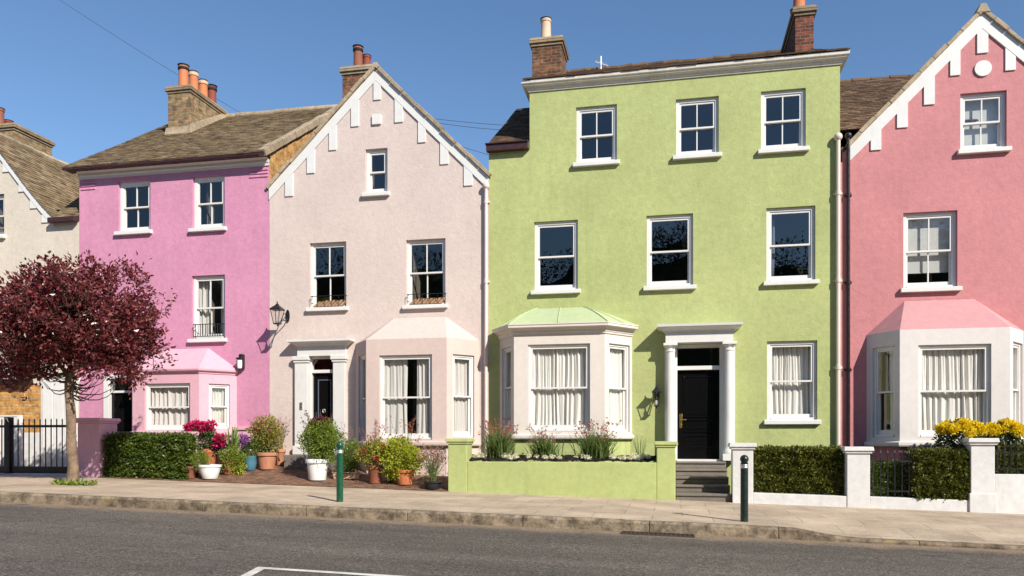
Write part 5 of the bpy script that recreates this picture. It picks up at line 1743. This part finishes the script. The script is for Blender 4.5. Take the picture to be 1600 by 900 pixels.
def limb(p, d, L, r, lev):
    pts = [p]; q = p.copy(); dd = d.normalized()
    for i in range(5):
        dd = (dd + Vector((R.gauss(0, .16), R.gauss(0, .16), R.gauss(0, .12) + (.10 if lev else .05)))).normalized()
        q = q + dd * (L / 5); pts.append(q.copy())
        if lev < 3 and i >= 1:
            for _ in range(2 if lev < 2 else 1):
                e = (dd + Vector((R.gauss(0, .8), R.gauss(0, .8), R.gauss(0, .5)))).normalized()
                limb(q.copy(), e, L * R.uniform(.45, .65), r * .5, lev + 1)
    m.tube(pts, [r * (1 - .75 * i / 5) for i in range(6)], 7 if lev == 0 else 5, cap=False)
    tips.append(q)
for i in range(8):
    a = i * 2 * math.pi / 8 + R.uniform(-.2, .2)
    el = R.choice([.25, .45, .8, 1.1])
    limb(top + Vector((0, 0, -.12 * (i % 3))), Vector((math.cos(a), math.sin(a) * .85, el)), R.uniform(1.0, 1.4), .045, 0)
# low whippy shoots under the crown
for i in range(26):
    a = R.uniform(0, 6.28); l = R.uniform(.45, 1.0)
    p = top + Vector((0, 0, R.uniform(-.6, -.1))); q = [p]
    for k in range(1, 6):
        q.append(p + Vector((math.cos(a) * l * k / 5, math.sin(a) * l * k / 5 * .8, -.16 * math.sin(k / 5 * 2.4) + .26 * (k / 5) ** 2 + R.gauss(0, .02))))
    m.tube(q, [.02, .016, .013, .010, .008, .004], 5, cap=False)
m.build('limbs', M['twig'], tr)
m = MB(); rr = random.Random(5)
clumps = []
for _ in range(265):
    while True:
        d = Vector((rr.gauss(0, 1), rr.gauss(0, 1), rr.gauss(0, 1)))
        if d.length > .1: break
    d.normalize()
    k = (abs(d.x) ** 3.3 + abs(d.y) ** 2.7 + abs(d.z) ** 3.3) ** (-1 / 3.1)
    q = k * (.42 + .50 * rr.random() ** .55) * (1 + .13 * math.sin(5 * d.x + 2) * math.sin(4 * d.z + 1) + .08 * math.sin(11 * d.x + 9 * d.z) * math.sin(7 * d.y + 1))
    p = Vector((cx + d.x * RX * q, ty + d.y * RY * q, cz + d.z * RZ * q))
    if d.z < -.35:
        p.z = max(p.z, cz - RZ * (.78 + .14 * math.sin(p.x * 5) + .1 * math.sin(p.x * 11 + 1)))
    if p.z < cz - RZ * .62 and math.hypot(p.x - tx, p.y - ty) < RX * .42:
        continue
    clumps.append((p, d, rr.uniform(.11, .25)))
for p, d, r in clumps:
    for _ in range(54):
        o = Vector((R.gauss(0, 1), R.gauss(0, 1), R.gauss(0, 1))) * r * .55
        dd = d * .35 + o.normalized() * .6 + Vector((R.gauss(0, .5), R.gauss(0, .5), R.gauss(.1, .5)))
        l = R.uniform(.06, .125); m.leaf(p + o, dd, l, l * R.uniform(.45, .62), fold=.2)
for q in tips:
    for _ in range(5):
        l = R.uniform(.07, .12); m.leaf(q + Vector((R.gauss(0, .05), R.gauss(0, .05), R.gauss(0, .05))), (R.gauss(0, 1), R.gauss(0, 1), R.gauss(.2, .8)), l, l * .5)
m.build('crown', M['leaf_purple'], t)
m = MB()
for _ in range(260):
    a = R.uniform(0, 6.28); r = .1 + .38 * R.random() ** 1.3
    x, y = tx + .12 + r * math.cos(a) * 1.15, ty + r * math.sin(a) * .55 - .05
    l = R.uniform(.06, .13); m.leaf((x, y, zpave(x, y) + R.uniform(0, .04)), (R.gauss(0, .7), R.gauss(0, .7), R.uniform(.2, 1)), l, l * .4)
tag(m.build('weed_clump', M['leaf_green']), 'patch of green weeds round the foot of the plum tree trunk', 'weeds')

# ---- pots
PL = 'pots standing on the brick patio'
def potmesh(m, x, y, z, wt, h, shape, mi=0):
    r = wt / 2
    if shape == 'taper':
        pr = [(r * .70, 0), (r * .72, .01), (r * .86, h * .78), (r * .90, h * .80), (r * .99, h * .81), (r, h * .84), (r, h * .98), (r * .97, h), (r * .88, h), (r * .86, h * .9), (.01, h * .9)]
    elif shape == 'bowl':
        pr = [(r * .62, 0), (r * .66, .015), (r * .84, h * .5), (r * .92, h * .8), (r * 1.0, h * .84), (r, h * .98), (r * .97, h), (r * .9, h), (r * .88, h * .9), (.01, h * .9)]
    elif shape == 'jar':
        pr = [(r * .7, 0), (r * .8, .02), (r * 1.0, h * .5), (r * .93, h * .86), (r * .98, h * .9), (r * .98, h), (r * .88, h), (r * .86, h * .9), (.01, h * .9)]
    else:
        pr = [(r * .9, 0), (r * .92, .01), (r, h * .85), (r * 1.03, h * .88), (r * 1.03, h), (r * .95, h), (r * .94, h * .9), (.01, h * .9)]
    m.lathe((x, y, z), pr, 26, mi)


DENS = 2.6
def potted(name, label, cat, u, v, wt, h, mat, shape, fol=(), fl=(), spr=None, stem=True, back=0, sy=.85, blades=None, long=1):
    x, y, z = on_plane(u, v, zpatio); y = min(FY - .25, max(WY + .15, y)); x = at(u, v, y)[0]
    if back:
        y += back; x = at(u, v, y)[0]
    z = zpatio(x, y); s = px(u, y)
    t = thing(name, label, cat, (x, y, z), PL)
    m = MB()
    if long == 1:
        potmesh(m, x, y, z, wt * s, h * s, shape)
    else:
        w_ = wt * s / 2; d_ = .13; H = h * s
        m.hexa([(x - w_ * .92, y - d_ * .8, z), (x + w_ * .92, y - d_ * .8, z), (x + w_ * .92, y + d_ * .8, z), (x - w_ * .92, y + d_ * .8, z), (x - w_, y - d_, z + H), (x + w_, y - d_, z + H), (x + w_, y + d_, z + H), (x - w_, y + d_, z + H)])
        m.box(x - w_ - .012, x + w_ + .012, y - d_ - .012, y + d_ + .012, z + H, z + H + .025)
    m.build('pot', M[mat], t)
    m = MB(); m.lathe((x, y, z + h * s * .9), [(wt * s * .42, 0), (wt * s * .3, .015), (.01, .025)], 14); m.build('soil', M['soil'], t)
    if stem and fol:
        m = MB()
        for _ in range(7):
            f = R.choice(fol); p = Vector((x + R.gauss(0, .02), y + R.gauss(0, .02), z + h * s * .9))
            q = Vector((x + f[0] * s + R.gauss(0, .4) * f[2] * s, y + R.gauss(0, .3) * f[2] * s, z + f[1] * s + R.uniform(-.1, .6) * f[3] * s))
            m.tube([p, p.lerp(q, .5) + Vector((0, 0, .04)), q], [.008, .006, .003], 5, cap=False)
        m.build('stems', M['stem_brown'], t)
    for i, f in enumerate(fol):
        m = MB(); blob(m, (x + f[0] * s, y, z + f[1] * s), f[2] * s * 1.12, f[2] * s * sy * 1.1, f[3] * s * 1.1, int(f[4] * DENS), f[5], seed=int(u) + i, inner=.25, wr=f[7] if len(f) > 7 else .5)
        m.build('foliage', M[f[6]], t)
    if blades:
        m = MB()
        for (du, dv, n, L, wd, sp, mm) in blades:
            for _ in range(n):
                a = R.uniform(0, 6.28); tilt = sp * R.random() ** .7
                p = Vector((x + du * s + R.gauss(0, .02), y + R.gauss(0, .02), z + dv * s)); l = L * s * R.uniform(.7, 1.1)
                d = Vector((math.sin(tilt) * math.cos(a), math.sin(tilt) * math.sin(a), math.cos(tilt)))
                e = d.cross(Vector((0, 0, 1)) + Vector((.1, .07, 0))).normalized()
                q = [p, p + d * l * .5, p + d * l * .85 + Vector((0, 0, -.06 * l * tilt)), p + d * l + Vector((d.x * .1, d.y * .1, -.22 * tilt)) * l]
                ww = [wd * .6, wd, wd * .6, .001]
                vs = []
                for c, w_ in zip(q, ww):
                    vs += [c - e * w_ / 2, c + e * w_ / 2]
                m.raw(vs, [(0, 1, 3, 2), (2, 3, 5, 4), (4, 5, 7, 6)])
        m.build('leaves', M[blades[0][6]], t)
    for i, f in enumerate(fl):
        m = MB()
        blob(m, (x + f[0] * s, y - (f[7] if len(f) > 7 else 0), z + f[1] * s), f[2] * s, f[2] * s, f[3] * s, int(f[4] * 1.7), f[5] * 1.15, seed=i, wr=.85, inner=.12)
        m.build('flower_head', M[f[6]], t)
    if spr:
        m = MB(); n, sp, hh, hs, mm, st = spr
        sprigs(m, (x, y, z + h * s * .9), sp * s, hh * s, n, hmi=1, headsize=hs)
        m.build('sprigs', [M[st], M[mm]], t)
    return t


PC = 'potted plant'
potted('flower_pot', 'tall orange clay pot of glossy leaves and magenta blooms near the bright green hedge', PC, 327, 733, 23, 30, 'pot_orange', 'taper',
       [(-11, 45, 23, 20, 420, .085, 'leaf_dark'), (12, 38, 14, 14, 150, .08, 'leaf_dark')],
       [(-29, 63, 9, 8, 120, .065, 'magenta', .08), (-12, 64, 11, 8, 280, .065, 'magenta', .1), (2, 67, 9, 7, 90, .06, 'magenta'), (-31, 53, 6, 6, 60, .06, 'magenta', .1), (-20, 58, 6, 5, 50, .06, 'magenta', .12), (22, 44, 9, 8, 120, .065, 'magenta', .1), (17, 36, 6, 5, 60, .06, 'magenta', .12), (26, 39, 5, 5, 50, .06, 'magenta', .1)], back=.12)
potted('flower_pot', 'white glazed bowl pot with a small feathery green bush leaning from it', PC, 328, 748, 35, 22, 'pot_white', 'bowl', [(-17, 27, 14, 15, 600, .045, 'leaf_green', .35)])
potted('flower_pot', 'small shaded old clay pot tucked between the hedge and the white bowl pot', PC, 298, 747, 18, 19, 'terracotta_dark', 'taper', [(0, 24, 7, 7, 60, .05, 'leaf_dark')])
potted('flower_pot', 'dark clay pot overflowing with yellow green leaves beside the white bowl pot', PC, 359, 741, 27, 20, 'terracotta_dark', 'taper', [(4, 22, 18, 18, 620, .06, 'leaf_green'), (8, 12, 15, 14, 240, .06, 'leaf_lime')])
potted('flower_pot', 'spiky fan leaved plant rising behind the yellow green leafy pot', PC, 360, 733, 22, 24, 'terracotta', 'taper', blades=[(2, 22, 46, 46, .05, 1.05, 'leaf_palm')], back=.16)
potted('flower_pot', 'blue glazed pot with mauve flowers next to the big terracotta tub', PC, 391, 735, 20, 23, 'pot_blue', 'jar', [(-4, 30, 11, 12, 230, .055, 'leaf_dark'), (-2, 22, 11, 8, 110, .06, 'leaf_green')], [(-9, 46, 7, 10, 300, .045, 'mauve'), (-13, 28, 4, 4, 30, .04, 'red_fl'), (2, 30, 4, 3, 25, .035, 'cream_fl')])
potted('flower_pot', 'wide terracotta tub with a bushy olive shrub and dusky sprigs by the blush house corner', PC, 417, 733, 33, 26, 'terracotta', 'taper', [(-2, 62, 22, 20, 620, .065, 'leaf_olive'), (-8, 40, 19, 15, 260, .065, 'leaf_green'), (12, 46, 14, 16, 200, .06, 'leaf_olive')], [(-12, 60, 7, 5, 60, .04, 'red_fl', .1)], (34, 34, 62, .028, 'pink_fl', 'stem_brown'))
potted('flower_pot', 'narrow terracotta pot of bare reddish sprigs behind the wide terracotta tub', PC, 438, 728, 17, 25, 'terracotta', 'taper', [], spr=(26, 22, 52, .026, 'pink_fl', 'stem_brown'), back=.15)
potted('flower_pot', 'large white pot with a dense round green bush in front of the pilastered door', PC, 496, 750, 37, 33, 'pot_white', 'taper', [(8, 66, 28, 27, 1900, .058, 'leaf_green', .45), (12, 46, 27, 20, 700, .058, 'leaf_green', .45), (-6, 60, 22, 24, 400, .055, 'leaf_dark', .4)], [(4, 92, 15, 5, 120, .05, 'rust_leaf'), (-10, 86, 6, 5, 40, .045, 'rust_leaf')], (30, 26, 80, .03, 'rust_leaf', 'stem_brown'))
potted('flower_trough', 'pale low trough of grassy leaves half hidden behind the green bollard', PC, 541, 748, 38, 9, 'pot_cream', 'trough', [(8, 38, 17, 22, 560, .06, 'leaf_green', .4), (0, 16, 18, 9, 260, .05, 'leaf_dark')], blades=[(6, 14, 60, 52, .018, .8, 'grassy')], long=2, spr=(20, 22, 78, .024, 'pink_fl', 'stem'))
potted('flower_pot', 'old brown clay pot with a bronze green shrub and a few red blooms', PC, 586, 755, 26, 28, 'terracotta_dark', 'taper', [(-6, 44, 22, 20, 750, .062, 'leaf_olive'), (6, 50, 20, 18, 300, .062, 'leaf_lime')], [(20, 57, 4, 3, 28, .045, 'red_fl', .2), (9, 38, 4, 4, 28, .045, 'red_fl', .25), (-14, 50, 4, 4, 28, .04, 'red_fl', .2)], (26, 22, 74, .028, 'red_fl', 'stem_brown'))
potted('flower_pot', 'bright orange clay pot brimming with a lime yellow bush', PC, 633, 757, 33, 23, 'pot_orange', 'taper', [(-8, 46, 29, 25, 1500, .062, 'leaf_lime', .6), (-14, 24, 20, 16, 500, .06, 'leaf_lime', .6), (8, 34, 20, 18, 350, .06, 'leaf_lime', .6)], [], (24, 30, 84, .028, 'red_fl', 'stem_brown'))
potted('flower_pot', 'dark low pot of wiry stems with dusky pink seed heads beside the lime planter', PC, 676, 765, 30, 12, 'pot_dark', 'taper', [(-4, 26, 18, 16, 130, .04, 'leaf_olive', .35)], [], (95, 28, 58, .026, 'pink_fl', 'stem'))
potted('flower_pot', 'small dark pot squeezed between the brown clay and bright orange pots', PC, 610, 752, 17, 16, 'pot_dark', 'taper', [(0, 20, 10, 10, 160, .05, 'leaf_dark')], back=.05)

# ---- planter plants
def grass_tuft(label, u, v, w, h, n, y, heads=46, mm='red_fl'):
    x, z = at(u, v, y); s = px(u, y)
    t = thing('flowering_grass', label, 'plant', (x, y, z), 'flowering plants in the lime planter')
    m = MB()
    for _ in range(n):
        a = R.uniform(0, 6.28); tilt = .62 * R.random() ** .8; l = h * s * R.uniform(.45, .85)
        d = Vector((math.sin(tilt) * math.cos(a), math.sin(tilt) * math.sin(a), math.cos(tilt)))
        p = Vector((x + R.gauss(0, w * s * .13), y + R.gauss(0, .05), z - .02)); e = d.cross(Vector((R.gauss(0, 1), R.gauss(0, 1), .3))).normalized()
        q = [p, p + d * l * .55, p + d * l + Vector((d.x, d.y, -.5 * tilt)) * l * .25]; ww = [.008, .009, .001]; vs = []
        for c, k in zip(q, ww):
            vs += [c - e * k, c + e * k]
        m.raw(vs, [(0, 1, 3, 2), (2, 3, 5, 4)])
    m.build('leaves', M['grassy'], t)
    m = MB(); sprigs(m, (x, y, z), w * s * .55, h * s, heads, rad=.004, headsize=.034, heads=2); m.build('flowers', [M['stem'], M[mm]], t)
zs_v = 712
grass_tuft('tall grassy plant with rusty flower heads at the potted plant end of the lime planter', 778, 716, 62, 62, 420, WY + .5, 60)
grass_tuft('shorter grassy plant with buff seed heads in the middle of the lime planter', 850, 717, 58, 52, 330, WY + .5, 34, 'pink_fl')
grass_tuft('wide grassy plant with rusty flower heads nearest the small iron lantern', 930, 717, 76, 60, 480, WY + .5, 56)
x, z = at(1000, 714, WY + .6)
m = MB()
for i in range(9):
    a = -.38 + .76 * i / 8 + R.uniform(-.05, .05); l = R.uniform(.32, .48)
    m.tube([(x + a * .1, WY + .6, z - .03), (x + a * .3, WY + .6, z + l * .6), (x + math.sin(a) * l, WY + .6 + R.uniform(-.04, .04), z + l)], [.007, .006, .002], 5, cap=False)
tag(m.build('spiky_plant', M['grassy']), 'small sparse spiky plant at the lantern end of the lime planter', 'plant', 'flowering plants in the lime planter')
protos = None
us = [742, 748, 755, 790, 797, 806, 826, 838, 851, 862, 874, 900, 912, 918, 958, 968, 976, 984, 991, 999, 1006, 1012]
for i, u in enumerate(us):
    y = WY + .3 + R.uniform(0, .12); x, z = at(u, 716, y); s = R.uniform(.5, .95)
    if protos is None:
        m = MB(); m.lathe((0, 0, -.02), [(.05, 0), (.075, .03), (.06, .07), (.01, .09)], 10)
        blob(m, (0, 0, .03), .085, .085, .075, 150, .035, wr=.8, inner=.6, up=.5)
        protos = m.build('cream_flower', M['cream_fl']); o = protos
    else:
        o = protos.copy(); COL.objects.link(o)
    o.location = (x, y, zl_ + .02 + .1 * min(1, (y - WY - .2) / .34)); o.scale = (s, s, s * R.uniform(.8, 1.1)); o.rotation_euler = (0, 0, R.uniform(0, 6))
    tag(o, 'low rounded clump of cream flowers on the dark soil along the lime planter lip', 'flower', 'cream flower clumps in the lime planter')

# ---- yellow blooms
def mum(label, u, vb, vt, rx, n, y):
    x = at(u, vb, y)[0]; s = px(u, y); zt2 = az(u, vt, y); g = G(x) + .05
    t = thing('chrysanthemum_bush', label, 'flower bush', (x, y, g), 'yellow flowering bushes')
    m = MB(); zc = az(u, vt + 24, y)
    blob(m, (x, y, zc - .1), rx * s, rx * s * .75, 28 * s, 2200, .07, seed=u, inner=.3); m.build('foliage', M['leaf_dark'], t)
    m = MB()
    for _ in range(9):
        m.tube([(x + R.gauss(0, .04), y + R.gauss(0, .04), g), (x + R.gauss(0, .12), y + R.gauss(0, .08), zc - .1)], .008, 5, cap=False)
    m.build('stems', M['stem'], t)
    for _ in range(n):
        m = MB()
        a = R.uniform(0, 6.28); r = R.random() ** .5
        px_, py_ = x + math.cos(a) * r * rx * s, y + math.sin(a) * r * rx * s * .75 - .05
        pz = zc + math.sqrt(max(0, 1 - r * r * .9)) * 22 * s + R.uniform(-.12, .01)
        blob(m, (px_, py_, pz), .09, .09, .06, 110, .05, inner=.4, up=.5, wr=.75)
        m.build('flower_head', M['yellow_fl'], t)
mum('larger yellow flowered bush behind the squat hedge and the tallest white pier', 1503, 706, 656, 37, 38, WY + .66)
mum('smaller yellow flowered bush on the far side of the tallest white pier', 1567, 712, 658, 27, 26, WY + .6)

# ================================================================== STREET BITS
gx, gy, gz = on_plane(1027, 842, zroad)
x0, x1 = ax(972, KY - .15), ax(1084, KY - .15); y0, y1 = KY - .36, KY - .03
zz = zroad((x0 + x1) / 2, 0)
t = thing('drain_grate', 'rusty iron drain grate in the gutter below the kerb', 'drain', ((x0 + x1) / 2, (y0 + y1) / 2, zz))
m = MB()
def gz_(x): return zroad(x, 0)
def sl_box(m, a, b, c, d, e, f):
    m.hexa([(a, c, gz_(a) + e), (b, c, gz_(b) + e), (b, d, gz_(b) + e), (a, d, gz_(a) + e), (a, c, gz_(a) + f), (b, c, gz_(b) + f), (b, d, gz_(b) + f), (a, d, gz_(a) + f)])
sl_box(m, x0, x1, y0, y0 + .03, .001, .014); sl_box(m, x0, x1, y1 - .03, y1, .001, .014)
for i in range(17):
    a = x0 + (x1 - x0) * i / 16; sl_box(m, a - .014, a + .014, y0 + .03, y1 - .03, .001, .013)
m.build('grating', M['rust'], t)
m = MB(); sl_box(m, x0 + .01, x1 - .01, y0 + .01, y1 - .01, -.05, .0045); m.build('gully_shade', M['soot_and_void'], t)  # flat black slab painted as the shade of the hollow below the bars

# wires and aerial
def wire(label, p, q, sag=.4, r=.009):
    m = MB(); p, q = Vector(p), Vector(q); pts = []
    for i in range(25):
        k = i / 24; c = p.lerp(q, k); c.z -= sag * 4 * k * (1 - k); pts.append(c)
    m.tube(pts, r, 5); tag(m.build('overhead_wire', M['wire']), label, 'wire', 'overhead wires against the sky')
Yw = 26.0
a, b = at(60, -22, Yw), at(470, 232, Yw)
wire('thin overhead wire slanting down the sky behind the four orange chimney pots', (a[0], Yw, a[1]), (b[0], Yw, b[1]), .1, .008)
Yw = 27.5
a, b = at(640, 180, Yw), at(850, 198, Yw); wire('upper wire crossing the gap of sky between the blush gable and the green house', (a[0], Yw, a[1]), (b[0], Yw, b[1]), .08)
a, b = at(640, 184, Yw - .5), at(850, 205, Yw - .5); wire('second wire just under the upper one between the blush gable and the green house', (a[0], Yw - .5, a[1]), (b[0], Yw - .5, b[1]), .12)
a, b = at(700, 222, 27), at(830, 258, 27); wire('lowest wire dipping toward the maroon gutter of the green house', (a[0], 27, a[1]), (b[0], 27, b[1]), .05)
ya = FY + 4.0
x, z0 = at(939, 110, ya); z1 = az(939, 88, ya)
t = thing('tv_aerial', 'small white aerial poking above the green house roof', 'aerial', (x, ya, z0))
m = MB(); m.tube([(x, ya, z0 - .5), (x, ya, z1)], .02, 8); m.build('mast', M['pot_white'], t)
m = MB(); zq = z0 + .13
m.tube([(x - .16, ya - .02, zq + .12), (x + .2, ya, zq - .02)], .012, 6)
for k in range(4):
    q = -.12 + k * .09; m.tube([(x + q, ya - .12, zq + .11 - (q + .12) * .38), (x + q, ya + .12, zq + .11 - (q + .12) * .38)], .007, 5)
m.build('boom', M['pot_white'], t)

# ---- a wood across the street behind the viewer, seen only mirrored in the panes
m = MB()
def crest(x): return 13.1 + .9 * math.sin(x * .37 + 2.4) + .5 * math.sin(x * 1.1 + .5)
n = 130; vs = []
for i in range(n + 1):
    x = -55 + 110 * i / n
    for y, k in ((-13.6, -.05), (-13.3, .6), (-13.6, .9), (-14.6, .97), (-16, .6), (-16.2, -.05)):
        vs.append((x + R.uniform(-.2, .2), y + R.uniform(-.35, .35), crest(x) * k + R.uniform(-.25, .25)))
m.raw(vs, [(i * 6 + j, (i + 1) * 6 + j, (i + 1) * 6 + j + 1, i * 6 + j + 1) for i in range(n) for j in range(5)])
for i in range(80):
    x = -54 + i * 1.37 + R.uniform(-.5, .5); h_ = crest(x); r_ = R.uniform(1.0, 1.7)
    blob(m, (x, -14.2 + R.uniform(-.8, .6), h_ - r_ * .35), r_ * 1.1, r_, r_ * R.uniform(.8, 1.15), 380, .22, inner=.25, wr=.5, seed=i)
w_ = m.build('wood_across_the_street', M['far_leaf']); w_['kind'] = 'stuff'
